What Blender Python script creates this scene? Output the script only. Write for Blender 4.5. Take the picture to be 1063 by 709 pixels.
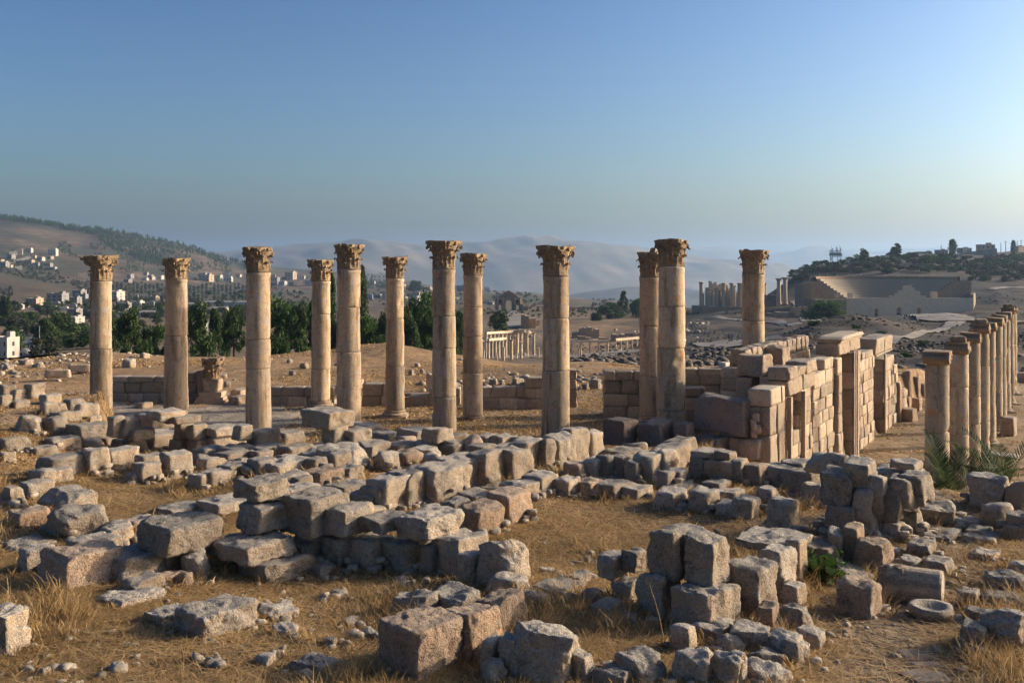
import bpy, math, random
import numpy as np
from mathutils import Vector, Matrix
for o in list(bpy.data.objects): bpy.data.objects.remove(o)
sc = bpy.context.scene
# ---------------------------------------------------------------- camera
F, CX, HY = 1033.5, 531.5, 278.0
cam = bpy.data.objects.new('camera', bpy.data.cameras.new('camera'))
sc.collection.objects.link(cam); sc.camera = cam
cam.data.lens = 35.0; cam.data.sensor_width = 36.0
cam.data.shift_y = -(354.5-HY)/1063.0
cam.data.clip_start = 0.1; cam.data.clip_end = 60000
cam.rotation_euler = (math.radians(90), 0, 0); cam.location = (0, 0, 0)
# ---------------------------------------------------------------- light
EL, AZ = math.radians(21), math.radians(76)
w = bpy.data.worlds.new('World'); sc.world = w; w.use_nodes = True
nt = w.node_tree; nt.nodes.clear()
sky = nt.nodes.new('ShaderNodeTexSky'); sky.sky_type = 'NISHITA'; sky.sun_disc = False
sky.sun_elevation = EL; sky.sun_rotation = AZ
sky.air_density = 1.05; sky.dust_density = 4.0; sky.ozone_density = 2.8; sky.altitude = 500
bgn = nt.nodes.new('ShaderNodeBackground'); bgn.inputs[1].default_value = 0.062
won = nt.nodes.new('ShaderNodeOutputWorld')
gmn = nt.nodes.new('ShaderNodeGamma'); gmn.inputs[1].default_value = 1.65
nt.links.new(sky.outputs[0], gmn.inputs[0]); nt.links.new(gmn.outputs[0], bgn.inputs[0]); nt.links.new(bgn.outputs[0], won.inputs[0])
sl = bpy.data.lights.new('sun', 'SUN'); sl.energy = 5.0; sl.angle = math.radians(0.6); sl.color = (1.0, .86, .68)
so = bpy.data.objects.new('sun', sl); sc.collection.objects.link(so)
SD = Vector((math.cos(EL)*math.sin(AZ), math.cos(EL)*math.cos(AZ), math.sin(EL)))
so.rotation_euler = SD.to_track_quat('Z', 'Y').to_euler()
vs = sc.view_settings
sc.display_settings.display_device = 'sRGB'
vs.view_transform = 'Standard'; vs.look = 'None'; vs.gamma = 1; vs.use_curve_mapping = False; vs.exposure = 0.0
cy = sc.cycles; cy.max_bounces = 5; cy.diffuse_bounces = 3; cy.glossy_bounces = 2; cy.transparent_max_bounces = 6; cy.volume_bounces = 0
try: cy.use_denoising = True
except Exception: pass

# ---------------------------------------------------------------- helpers
rng = np.random.default_rng(7); R = random.Random(11)
COL = sc.collection.objects
def mk(name, V, Fc, mat=None, parent=None, smooth=False, loc=(0,0,0), rz=0.0):
    me = bpy.data.meshes.new(name)
    if isinstance(V, np.ndarray) and isinstance(Fc, np.ndarray):
        n = Fc.shape[1]
        me.vertices.add(len(V)); me.vertices.foreach_set('co', V.astype(np.float32).ravel())
        me.loops.add(Fc.size); me.loops.foreach_set('vertex_index', Fc.astype(np.int32).ravel())
        me.polygons.add(len(Fc)); me.polygons.foreach_set('loop_start', np.arange(0, Fc.size, n, dtype=np.int32))
        me.polygons.foreach_set('loop_total', np.full(len(Fc), n, dtype=np.int32))
        me.update(calc_edges=True)
    else:
        me.from_pydata([tuple(v) for v in V], [], [tuple(f) for f in Fc]); me.update()
    if smooth: me.polygons.foreach_set('use_smooth', [True]*len(me.polygons))
    if mat: me.materials.append(mat)
    o = bpy.data.objects.new(name, me); COL.link(o); o.location = loc; o.rotation_euler = (0,0,rz)
    if parent: o.parent = parent
    return o
def tag(o, label=None, cat=None, group=None, kind=None):
    for k, v in (('label',label),('category',cat),('group',group),('kind',kind)):
        if v: o[k] = v
    return o
def empty(name, loc=(0,0,0), rz=0.0):
    o = bpy.data.objects.new(name, None); COL.link(o); o.location = loc; o.rotation_euler = (0,0,rz); o.empty_display_size=.2; return o
def dup(root, loc, rz=0.0, s=None, label=None):
    r = root.copy(); COL.link(r); r.location = loc; r.rotation_euler = (0,0,rz)
    if s is not None: r.scale = s if hasattr(s,'__len__') else (s,s,s)
    if label: r['label'] = label
    for ch in list(root.children):
        c = ch.copy(); COL.link(c); c.parent = r
        for g in list(ch.children):
            d = g.copy(); COL.link(d); d.parent = c
    return r
class MB:
    def __init__(s): s.v=[]; s.f=[]; s.n=0
    def add(s, V, Fc):
        s.v += [tuple(v) for v in V]; s.f += [tuple(i+s.n for i in f) for f in Fc]; s.n += len(V)
    def box(s, x0,x1,y0,y1,z0,z1, M=None):
        V=[(x,y,z) for z in (z0,z1) for y in (y0,y1) for x in (x0,x1)]
        if M is not None: V=[tuple(M@Vector(v)) for v in V]
        s.add(V, [(0,2,3,1),(4,5,7,6),(0,1,5,4),(2,6,7,3),(0,4,6,2),(1,3,7,5)])
    def lathe(s, prof, seg=24, cx=0, cy=0, caps=True, fn=None):
        V=[]
        for r,z in prof:
            for k in range(seg):
                a=2*math.pi*k/seg; rr=r if fn is None else fn(r,z,a)
                V.append((cx+rr*math.cos(a), cy+rr*math.sin(a), z))
        Fc=[]
        for i in range(len(prof)-1):
            for k in range(seg):
                a=i*seg+k; b=i*seg+(k+1)%seg; Fc.append((a,b,b+seg,a+seg))
        if caps:
            Fc.append(tuple(range(seg-1,-1,-1))); m=(len(prof)-1)*seg; Fc.append(tuple(range(m,m+seg)))
        s.add(V,Fc)
    def build(s, name, mat=None, parent=None, smooth=False, loc=(0,0,0), rz=0.0):
        return mk(name, s.v, s.f, mat, parent, smooth, loc, rz)
ORD = ['leftmost','second','third','fourth','fifth','sixth','seventh','eighth','ninth','tenth','eleventh','twelfth','thirteenth','fourteenth','fifteenth','sixteenth']
def ordw(i, n):
    if n == 1: return 'single'
    if i == n-1: return 'rightmost'
    return ORD[i] if i < len(ORD) else 'inner'
def waves(P, k, seed, n=10):
    """smooth noise: sum of random plane waves, P (N,3), wave number k"""
    g = np.random.default_rng(seed); d = g.normal(size=(n,3)); d /= np.linalg.norm(d,axis=1)[:,None]
    ph = g.uniform(0,6.28,n); kk = k*g.uniform(.6,1.5,n)
    return np.sin((P@d.T)*kk + ph).sum(1)/math.sqrt(n*.5)

# ---------------------------------------------------------------- materials
class NB:
    def __init__(s, name):
        s.m = bpy.data.materials.new(name); s.m.use_nodes = True; s.t = s.m.node_tree; s.t.nodes.clear()
        s.o = s.t.nodes.new('ShaderNodeOutputMaterial'); s.b = s.t.nodes.new('ShaderNodeBsdfPrincipled')
        s.t.links.new(s.b.outputs[0], s.o.inputs[0]); s.b.inputs['Specular IOR Level'].default_value = .25
    def n(s, ty, **k):
        x = s.t.nodes.new(ty)
        for a,v in k.items(): setattr(x,a,v)
        return x
    def set(s, x, i, v):
        if isinstance(v, bpy.types.NodeSocket): s.t.links.new(v, x.inputs[i])
        else:
            if hasattr(v,'__len__') and len(v)==3 and x.inputs[i].type=='RGBA': v=(*v,1)
            x.inputs[i].default_value = v
    def noise(s, vec, scale, det=5, rough=.6, dist=0):
        x = s.n('ShaderNodeTexNoise'); s.set(x,'Vector',vec); s.set(x,'Scale',scale); s.set(x,'Detail',det); s.set(x,'Roughness',rough); s.set(x,'Distortion',dist)
        return x.outputs['Fac']
    def ramp(s, fac, pts):
        x = s.n('ShaderNodeValToRGB'); s.set(x,0,fac); e=x.color_ramp.elements
        while len(e)<len(pts): e.new(.5)
        for i,(p,c) in enumerate(pts):
            e[i].position=p; e[i].color=(c,c,c,1) if not hasattr(c,'__len__') else (*c,1)
        return x.outputs[0]
    def mix(s, fac, a, b, mode='MIX'):
        x = s.n('ShaderNodeMix'); x.data_type='RGBA'; x.blend_type=mode
        s.set(x,0,fac); s.set(x,6,a); s.set(x,7,b); return x.outputs[2]
    def math(s, op, a, b=0.0, clamp=False):
        x = s.n('ShaderNodeMath'); x.operation=op; x.use_clamp=clamp; s.set(x,0,a); s.set(x,1,b); return x.outputs[0]
    def bump(s, h, st, dist, nrm=None):
        x = s.n('ShaderNodeBump'); s.set(x,'Strength',st); s.set(x,'Distance',dist); s.set(x,'Height',h)
        if nrm is not None: s.set(x,'Normal',nrm)
        return x.outputs[0]
    def objvec(s, k=37.0):
        tc = s.n('ShaderNodeTexCoord'); oi = s.n('ShaderNodeObjectInfo')
        v = s.n('ShaderNodeVectorMath'); v.operation='ADD'; s.set(v,0,tc.outputs['Object'])
        m = s.n('ShaderNodeVectorMath'); m.operation='SCALE'; s.set(m,0,(1.0,1.7,.6)); s.set(m,3,s.math('MULTIPLY',oi.outputs['Random'],k))
        s.t.links.new(m.outputs[0], v.inputs[1]); return v.outputs[0], oi.outputs['Random']
    def done(s, col, rough=.9, nrm=None):
        s.set(s.b,'Base Color',col); s.set(s.b,'Roughness',rough)
        if nrm is not None: s.set(s.b,'Normal',nrm)
        return s.m
def stone_mat(name, warm, grey, dark, topgrey=.7, sc_=1.0, pit=1.0, rnd=.25, bd=.02, island=False, streak=0.0):
    b = NB(name); v, r = b.objvec()
    geo = b.n('ShaderNodeNewGeometry')
    if island: r = geo.outputs['Random Per Island']
    big = b.noise(v, 1.6*sc_, 4, .6); med = b.noise(v, 6*sc_, 6, .68); fine = b.noise(v, 34*sc_, 5, .7)
    sep = b.n('ShaderNodeSeparateXYZ'); b.set(sep,0,geo.outputs['True Normal'])
    up = b.ramp(b.math('ADD', sep.outputs[2], b.math('MULTIPLY', b.math('SUBTRACT', med, .5), 1.1)), [(.1,0),(.75,1)])
    f1 = b.ramp(big, [(.38,0),(.66,1)])
    gf = b.math('MAXIMUM', b.math('MULTIPLY', up, topgrey), b.math('MULTIPLY', f1, .55))
    c = b.mix(gf, warm, grey)
    c = b.mix(b.ramp(med, [(.52,0),(.72,.75)]), c, dark)
    c = b.mix(b.ramp(b.noise(v, 11*sc_, 3, .5), [(.62,0),(.74,.5)]), c, tuple(min(1,x*1.35) for x in grey))
    vo = b.n('ShaderNodeTexVoronoi'); b.set(vo,'Vector',v); b.set(vo,'Scale',26*sc_)
    pits = b.ramp(vo.outputs['Distance'], [(.08,0),(.3,1)])
    pm = b.mix(b.ramp(med,[(.4,0),(.6,1)]), (1,1,1), pits)
    c = b.mix(.55*pit, c, b.mix(1.0, c, pm, 'MULTIPLY'))
    if streak:
        mp = b.n('ShaderNodeVectorMath'); mp.operation='MULTIPLY'; b.set(mp,0,v); b.set(mp,1,(5.0,5.0,.55))
        sn = b.noise(mp.outputs[0], 1.0, 5, .65)
        c = b.mix(b.ramp(sn,[(.50,0),(.66,streak)]), c, tuple(x*.8 for x in dark))
        c = b.mix(b.ramp(b.noise(v,2.3,4,.6),[(.55,0),(.68,streak*.9)]), c, (grey[0]*.95,grey[1]*1.0,grey[2]*1.15))
        c = b.mix(b.ramp(b.noise(v,3.1,3,.5),[(.62,0),(.72,streak)]), c, (.50,.25,.09))
    val = b.ramp(r, [(0,1-rnd),(1,1+rnd*.6)])
    c = b.mix(1.0, c, val, 'MULTIPLY')
    c = b.mix(.7, c, b.mix(1.0, c, b.ramp(fine,[(.3,.4),(.68,1.35)]), 'MULTIPLY'))
    h = b.math('ADD', b.math('MULTIPLY', med, 1.0), b.math('ADD', b.math('MULTIPLY', fine, .7), b.math('MULTIPLY', pits, .22*pit)))
    return b.done(c, .92, b.bump(h, .9, bd))
M = {}
M['rubble'] = stone_mat('weathered_limestone', (.41,.30,.195), (.375,.345,.295), (.10,.092,.083), .85, 1.3, 1.25, .3, .05)
M['rubble_warm'] = stone_mat('rubble_warm_limestone', (.42,.275,.17), (.35,.30,.24), (.17,.13,.10), .6, 1.3, 1.2, .25, .05)
M['column'] = stone_mat('honey_limestone', (.53,.38,.235), (.43,.35,.26), (.23,.155,.095), .5, 1.0, .6, .25, .025, False, .85)
M['seatcol']=None
M['street_column'] = stone_mat('pale_pink_limestone', (.48,.365,.235), (.38,.31,.23), (.20,.155,.11), .4, .9, .7, .2, .025, False, .8)
M['capital'] = stone_mat('carved_weathered_limestone', (.36,.24,.13), (.24,.20,.15), (.075,.062,.05), .7, 1.4, 1.0, .15, .03)
M['ashlar'] = stone_mat('pink_ashlar', (.46,.335,.22), (.36,.31,.25), (.22,.165,.12), .9, .8, .6, .35, .015, True)
M['darkash'] = stone_mat('dark_shaded_ashlar', (.22,.155,.12), (.17,.15,.135), (.10,.085,.075), .8, .9, .6, .3, .015)  # darker copy of the ashlar; carries the shade of the church front
M['far_stone'] = stone_mat('distant_limestone', (.36,.25,.155), (.27,.215,.155), (.14,.11,.085), .5, .12, .3, .2, .02)

def grass_mat(name, a, c, d):
    b = NB(name); g = b.n('ShaderNodeNewGeometry'); tc = b.n('ShaderNodeTexCoord')
    r = g.outputs['Random Per Island']
    col = b.ramp(r, [(0,a),(.5,c),(1,d)])
    col = b.mix(b.ramp(b.noise(tc.outputs['Object'], .5, 3), [(.35,0),(.7,.45)]), col, tuple(x*.55 for x in a))
    tr = b.n('ShaderNodeBsdfTranslucent'); b.set(tr,0,col); mx = b.n('ShaderNodeMixShader'); b.set(mx,0,.3)
    b.done(col,.8); b.t.links.new(b.b.outputs[0], mx.inputs[1]); b.t.links.new(tr.outputs[0], mx.inputs[2]); b.t.links.new(mx.outputs[0], b.o.inputs[0])
    return b.m
M['grass'] = grass_mat('dry_straw', (.30,.18,.07), (.46,.30,.125), (.66,.48,.25))
M['leaf'] = grass_mat('dark_green_leaves', (.024,.044,.014), (.05,.085,.024), (.095,.145,.04))
M['leaf_olive'] = grass_mat('olive_leaves', (.035,.042,.022), (.06,.068,.036), (.10,.105,.058))
M['leaf_bright'] = grass_mat('bright_green_leaves', (.03,.06,.012), (.055,.11,.02), (.09,.16,.035))
M['palm'] = grass_mat('palm_fronds', (.03,.05,.02), (.06,.09,.035), (.14,.17,.07))
def plain(name, col, rough=.85, sc_=3.0, var=.3):
    b = NB(name); v, r = b.objvec()
    n1 = b.noise(v, sc_, 5); c = b.mix(1.0, col, b.ramp(n1, [(.3,1-var),(.7,1+var*.5)]), 'MULTIPLY')
    return b.done(c, rough, b.bump(n1,.3,.02))
M['bark'] = plain('bark', (.10,.07,.05), .9, 8)
M['white_house'] = plain('pale_render', (.46,.42,.36), .8, .3, .2)
M['cream_house'] = plain('cream_render', (.38,.30,.21), .8, .3, .2)
M['grey_house'] = plain('grey_render', (.25,.235,.22), .8, .3, .25)
M['dark_glass'] = plain('dark_window', (.04,.045,.05), .3, 1, .1)
M['metal'] = plain('grey_metal', (.28,.29,.30), .5, 2, .2)
M['red'] = plain('red_paint', (.45,.04,.03), .5, 2, .1)
M['white_paint'] = plain('white_paint', (.75,.75,.73), .4, 2, .1)
M['rubber'] = plain('black_rubber', (.02,.02,.02), .8, 2, .1)
M['roadgrey'] = plain('pale_gravel_road', (.24,.21,.175), .95, .3, .3)
M['asphalt'] = plain('asphalt', (.13,.13,.135), .9, .4, .2)
M['paving'] = plain('stone_paving', (.34,.29,.235), .9, .9, .35)

# ---------------------------------------------------------------- terrain
def zY(pairs):   # (Y, py) -> (Y, z)
    return [(Y, -(p-HY)/F*Y) for Y,p in pairs]
PROF = {
 -500:[(60,372),(110,385),(300,345),(800,300),(1500,260),(2200,235),(2800,205),(3600,225)],
 -200:[(60,371),(110,385),(300,350),(600,318),(1100,295),(1600,262),(2200,238),(2800,212),(3600,232)],
 0:[(60,372),(110,392),(220,372),(300,358),(600,327),(1000,307),(1600,275),(2200,247),(2900,224),(3700,240)],
 100:[(60,369),(110,390),(220,368),(300,356),(600,331),(1000,309),(1600,287),(2200,258),(2800,237),(3700,252)],
 180:[(60,369),(110,390),(300,358),(600,333),(1000,311),(1600,295),(2200,274),(2700,253),(3700,268)],
 250:[(60,368),(110,388),(300,360),(600,333),(1000,313),(1600,300),(2200,288),(2600,273),(3700,285)],
 320:[(60,363),(110,388),(300,362),(600,335),(1000,315),(1600,300),(2200,288),(2700,281),(3700,292)],
 400:[(60,361),(110,388),(300,364),(600,336),(1000,318),(1600,303),(2200,294),(2600,288),(3700,300)],
 480:[(60,368),(110,392),(230,372),(300,358),(450,338),(600,325),(1000,313),(1600,305),(2400,301),(3700,306)],
 540:[(60,378),(100,392),(230,370),(300,356),(420,341),(600,322),(900,316),(1600,308),(2400,306),(3700,310)],
 620:[(60,377),(80,380),(120,373),(160,380),(230,368),(320,352),(420,338),(550,326),(800,321),(1600,316),(3700,315)],
 690:[(60,384),(100,380),(130,374),(160,376),(230,362),(320,348),(420,336),(550,324),(700,321),(1600,318),(3700,318)],
 765:[(60,384),(100,377),(160,366),(220,357),(300,348),(380,336),(450,325),(500,320),(560,318),(800,330),(3700,332)],
 850:[(60,388),(100,374),(160,358),(250,342),(330,333),(420,331),(446,331),(520,301),(590,279),(700,277),(1000,290),(3700,310)],
 950:[(60,392),(100,380),(150,362),(200,346),(260,334),(350,329),(430,331),(447,331),(520,289),(600,276),(700,266),(820,262),(1200,278),(3700,305)],
 1063:[(60,396),(100,376),(150,354),(220,338),(300,328),(430,318),(520,292),(650,273),(780,262),(900,259),(1300,275),(3700,305)],
 1300:[(60,396),(100,376),(150,354),(220,338),(300,328),(420,310),(520,290),(650,270),(780,256),(900,250),(1300,265),(3700,300)],
 1600:[(60,396),(100,376),(150,354),(220,338),(300,328),(420,310),(520,290),(650,270),(780,256),(900,250),(1300,265),(3700,300)],
}
PXA = np.array(sorted(PROF)); LY = np.linspace(math.log(50), math.log(3700), 500)
PT = np.array([np.interp(np.exp(LY), *zip(*zY(PROF[k]))) for k in sorted(PROF)])
def sstep(a,b,x):
    t = np.clip((x-a)/(b-a),0,1); return t*t*(3-2*t)
WX, WY = 7.6, 27.4           # gate wall origin; direction (.5,.866)
def n2(X,Y,k,seed): return waves(np.stack([X,Y,0*X],1), k, seed)
def street_k(X,Y):
    s = (X-WX)*.866-(Y-WY)*.5       # signed distance to the gate wall face (+ = street)
    sd = X-np.interp(Y,[13,16,18,21,24,27.4],[9.5,8,5.8,5.4,6.0,7.3])
    return np.where(Y>27.4, sstep(-.5,-.15,s), sstep(-1.3,0,sd))*np.clip((Y-13)/3,0,1)
def zt(X, Y):
    X = np.atleast_1d(np.asarray(X,float)); Y = np.atleast_1d(np.asarray(Y,float))
    # near, terrace of the church
    za = np.interp(Y, [0,5,8,12,17,21,25,28,30,45,62], [-3.1,-3.22,-3.35,-3.5,-3.6,-3.95,-4.55,-5.0,-5.08,-5.1,-5.1])
    mound = sstep(-8.0,-10.5,X)*sstep(14,18,Y)*sstep(30,26,Y)*np.where(Y>21,sstep(132,104,CX+X/np.maximum(Y,1)*F),1)
    za = za*(1-mound) + (-3.42-.03*(22-Y))*mound
    zb = np.interp(Y, [0,8,12,14.5,18,22,26,62], [-3.1,-3.25,-3.5,-3.65,-4.6,-5.9,-6.65,-6.65])
    k = street_k(X,Y)
    zn = za*(1-k)+zb*k
    zn = zn + (n2(X,Y,1.3,3)*.030+n2(X,Y,4.0,4)*.012)*np.where((Y>29),.35,1)
    # far
    px = np.clip(CX+X/np.maximum(Y,1)*F, PXA[0], PXA[-1]); L = np.log(np.clip(Y,50.1,3699))
    fi = (L-LY[0])/(LY[1]-LY[0]); i0 = np.clip(fi.astype(int),0,len(LY)-2); ft = fi-i0
    j = np.clip(np.searchsorted(PXA,px)-1,0,len(PXA)-2); u = (px-PXA[j])/(PXA[j+1]-PXA[j]); u = u*u*(3-2*u)*.6+u*.4
    a = PT[j,i0]*(1-ft)+PT[j,i0+1]*ft; b_ = PT[j+1,i0]*(1-ft)+PT[j+1,i0+1]*ft
    zf = a*(1-u)+b_*u
    zf = zf + n2(X,Y,.25,5)*np.clip(Y/60,0,1)*.16 + n2(X,Y,.07,6)*np.clip((Y-60)/200,0,1)*.2 + n2(X,Y,.014,8)*np.clip((Y-400)/1500,0,1)*4
    rub = sstep(560,680,px)*sstep(70,110,Y)*sstep(600,420,Y)
    zf = zf + rub*(n2(X,Y,.5,15)*.22+n2(X,Y,1.2,16)*.08*sstep(180,100,Y))
    # dark knoll before the theatre
    zf = zf + 3.7*np.exp(-((px-885)/60)**2-((Y-200)/34)**2)
    # dry-grass hump on the terrace edge
    zf = zf + .45*np.exp(-((px-400)/60)**2-((Y-60)/7)**2)+.25*np.exp(-((px-110)/60)**2-((Y-60)/6)**2)
    t = sstep(50,60,Y)
    return zn*(1-t)+zf*t
def Z(x,y): return float(zt([x],[y])[0])
_YS = np.exp(np.linspace(math.log(5), math.log(3600), 2600))
def hit(px, py):
    X = (px-CX)/F*_YS; zr = -(py-HY)/F*_YS; d = zr-zt(X,_YS)
    i = np.argmax(d<0)
    if d[i]>=0: return None
    if i>0:
        t = d[i-1]/(d[i-1]-d[i]); Y = _YS[i-1]*(1-t)+_YS[i]*t
    else: Y=_YS[0]
    return Vector(((px-CX)/F*Y, Y, -(py-HY)/F*Y))
def at(px, py, Y): return Vector(((px-CX)/F*Y, Y, -(py-HY)/F*Y))

ta = np.linspace(-1.35,1.35,1150); Yr = np.exp(np.linspace(math.log(1.5), math.log(3700), 950))
TA, YR = np.meshgrid(ta, Yr); Xg = (TA*YR).ravel(); Yg = YR.ravel()
Zg = np.concatenate([zt(Xg[i:i+60000], Yg[i:i+60000]) for i in range(0,len(Xg),60000)])
nx, ny = len(ta), len(Yr); idx = np.arange(nx*ny).reshape(ny,nx)
FQ = np.stack([idx[:-1,:-1],idx[:-1,1:],idx[1:,1:],idx[1:,:-1]],-1).reshape(-1,4)
# soil colours (bare soil, scrub, ploughed field), by zone; darkest on the right slopes
PXg = CX+Xg/Yg*F
def noiseg(k,seed): 
    return np.concatenate([n2(Xg[i:i+60000], Yg[i:i+60000], k, seed) for i in range(0,len(Xg),60000)])
nA, nB, nC = noiseg(.6,21), noiseg(.02,22), noiseg(.1,23)
def lerp(c, d, t): return c*(1-t[:,None])+np.array(d)[None,:]*t[:,None]
colr = np.tile(np.array([.31,.195,.095]),(len(Xg),1))
colr = lerp(colr,(.20,.15,.10), np.clip(nA*.5+.3,0,1)*.6)
sgn = (Xg-WX)*.866-(Yg-WY)*.5
stk = street_k(Xg,Yg)*sstep(18,22,Yg)*sstep(66,60,Yg)
flo = sstep(28.5,30,Yg)*sstep(41,39.5,Yg)*(sgn<-1)
pav = flo*np.clip(sstep(-4,-6.5,Xg+(Yg-34)*.3)+0,0,1)
colr = lerp(colr,(.30,.26,.21),pav*.85)
colr = lerp(colr,(.26,.18,.10),np.clip(flo-pav,0,1)*.6)
colr = lerp(colr,(.28,.20,.115),stk*.8)
field = sstep(40,43,Yg)*sstep(75,65,Yg)*(PXg<720)
colr = lerp(colr,(.27,.17,.085),field*.8)
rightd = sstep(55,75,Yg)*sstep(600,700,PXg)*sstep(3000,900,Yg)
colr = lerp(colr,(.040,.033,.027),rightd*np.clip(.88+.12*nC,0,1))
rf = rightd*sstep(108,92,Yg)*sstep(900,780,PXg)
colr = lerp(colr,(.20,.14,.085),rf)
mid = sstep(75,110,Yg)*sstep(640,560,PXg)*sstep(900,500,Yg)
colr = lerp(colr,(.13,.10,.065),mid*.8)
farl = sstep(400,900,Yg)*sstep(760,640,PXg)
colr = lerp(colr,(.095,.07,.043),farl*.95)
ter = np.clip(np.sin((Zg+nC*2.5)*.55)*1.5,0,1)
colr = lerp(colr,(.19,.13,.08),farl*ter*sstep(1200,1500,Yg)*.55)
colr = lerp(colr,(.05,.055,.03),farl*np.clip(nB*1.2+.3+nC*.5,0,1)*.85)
colr = colr*(1+.18*nC[:,None]*np.clip(Yg/80,0,1)[:,None])
pm_=np.exp(-((Xg-np.interp(Yg,[7,8.8,10,11.5,13,15],[2.9,3.15,3.9,4.9,5.7,6.6]))/.7)**2)*sstep(17,14,Yg)
colr = lerp(colr,(.20,.145,.09),np.clip(pm_,0,1)*.85)
def ground_mat():
    b = NB('dry_ground'); at_ = b.n('ShaderNodeVertexColor'); at_.layer_name='soil'
    tc = b.n('ShaderNodeTexCoord'); v = tc.outputs['Object']
    n1 = b.noise(v, 1.1, 6, .65); n2_ = b.noise(v, 9, 6, .7); n3 = b.noise(v, 45, 4, .7)
    c = b.mix(1.0, at_.outputs[0], b.ramp(n1,[(.3,.72),(.7,1.2)]), 'MULTIPLY')
    c = b.mix(1.0, c, b.ramp(n2_,[(.3,.6),(.7,1.3)]), 'MULTIPLY')
    c = b.mix(1.0, c, b.ramp(n3,[(.3,.7),(.7,1.25)]), 'MULTIPLY')
    nf = b.noise(v, .12, 8, .72)
    c = b.mix(1.0, c, b.ramp(nf,[(.35,.75),(.65,1.25)]), 'MULTIPLY')
    h = b.math('ADD', b.math('MULTIPLY',n1,1.0), b.math('ADD', b.math('MULTIPLY',n2_,.5), b.math('MULTIPLY',n3,.15)))
    return b.done(c, .97, b.bump(h,.8,.06,b.bump(nf,.8,1.2)))
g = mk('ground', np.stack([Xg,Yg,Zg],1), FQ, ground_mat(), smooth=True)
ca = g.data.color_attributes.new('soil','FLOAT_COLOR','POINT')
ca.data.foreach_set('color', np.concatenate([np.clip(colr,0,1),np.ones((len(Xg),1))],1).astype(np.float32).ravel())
tag(g, kind='structure')

# far mountains: ridges with real depth
def ridge(name, Y0, crest, base_py, seed, col1, col2, rough=1.0):
    xs = np.linspace(-700,1750,420); ks = np.linspace(0,1,60)
    cr = np.interp(xs, *zip(*crest)); V=[]
    X2,K2 = np.meshgrid(xs,ks)
    cz = -(np.interp(X2,*zip(*crest))-HY)/F*Y0; bz = -(base_py-HY)/F*Y0*.8
    Yd = Y0*(.72+.28*np.minimum(K2*1.25,1)+.35*np.maximum(K2-.8,0)*1.5)
    prof = np.where(K2<.8, np.sin(K2/.8*math.pi/2)**1.15, 1-((K2-.8)/.2)**1.3)
    zz = bz+(cz-bz)*prof
    Xw = (X2-CX)/F*Yd
    nz = waves(np.stack([Xw.ravel()/Y0*60,Yd.ravel()/Y0*60,0*Xw.ravel()],1),1.0,seed).reshape(Xw.shape)
    nz2 = waves(np.stack([Xw.ravel()/Y0*60,Yd.ravel()/Y0*60,0*Xw.ravel()],1),3.2,seed+1).reshape(Xw.shape)
    zz = zz+(nz*.0028+nz2*.0011)*Y0*rough*np.clip(1-abs(K2-.8)*1.2,0,1)*np.where(abs(K2-.8)<.12,.35,1)
    n_=len(xs); m_=len(ks); ii=np.arange(n_*m_).reshape(m_,n_)
    fq=np.stack([ii[:-1,:-1],ii[:-1,1:],ii[1:,1:],ii[1:,:-1]],-1).reshape(-1,4)
    b = NB(name+'_soil'); tc=b.n('ShaderNodeTexCoord')
    c=b.mix(b.ramp(b.noise(tc.outputs['Object'],12/Y0,7,.65),[(.42,0),(.6,1)]),col1,col2)
    c=b.mix(b.ramp(b.noise(tc.outputs['Object'],300/Y0,5,.7),[(.6,0),(.72,.6)]),c,(.4,.36,.32))
    b.done(c,.95)
    o = mk(name, np.stack([Xw.ravel(),Yd.ravel(),zz.ravel()],1), fq, b.m, smooth=True); tag(o,kind='structure'); return o
ridge('mountain', 7600, [(-700,250),(100,264),(230,264),(265,260),(300,255),(340,253),(380,249.5),(420,252),(450,255),(480,252),(520,250),(570,249.5),(620,253),(660,256),(700,262),(740,268),(790,275),(850,284),(900,292),(1750,300)], 345, 31, (.10,.095,.06), (.24,.18,.12))
ridge('mountain', 12500, [(-700,255),(150,262),(400,262),(640,258),(700,256),(745,258),(800,263),(850,260),(890,259),(950,262),(1063,264),(1750,262)], 320, 41, (.10,.09,.06), (.2,.16,.11))
ridge('hill', 4600, [(-700,330),(480,330),(540,318),(580,307),(620,301),(650,297),(690,297),(730,302),(790,312),(850,325),(1750,330)], 345, 51, (.05,.05,.032), (.10,.085,.055), .6)
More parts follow.
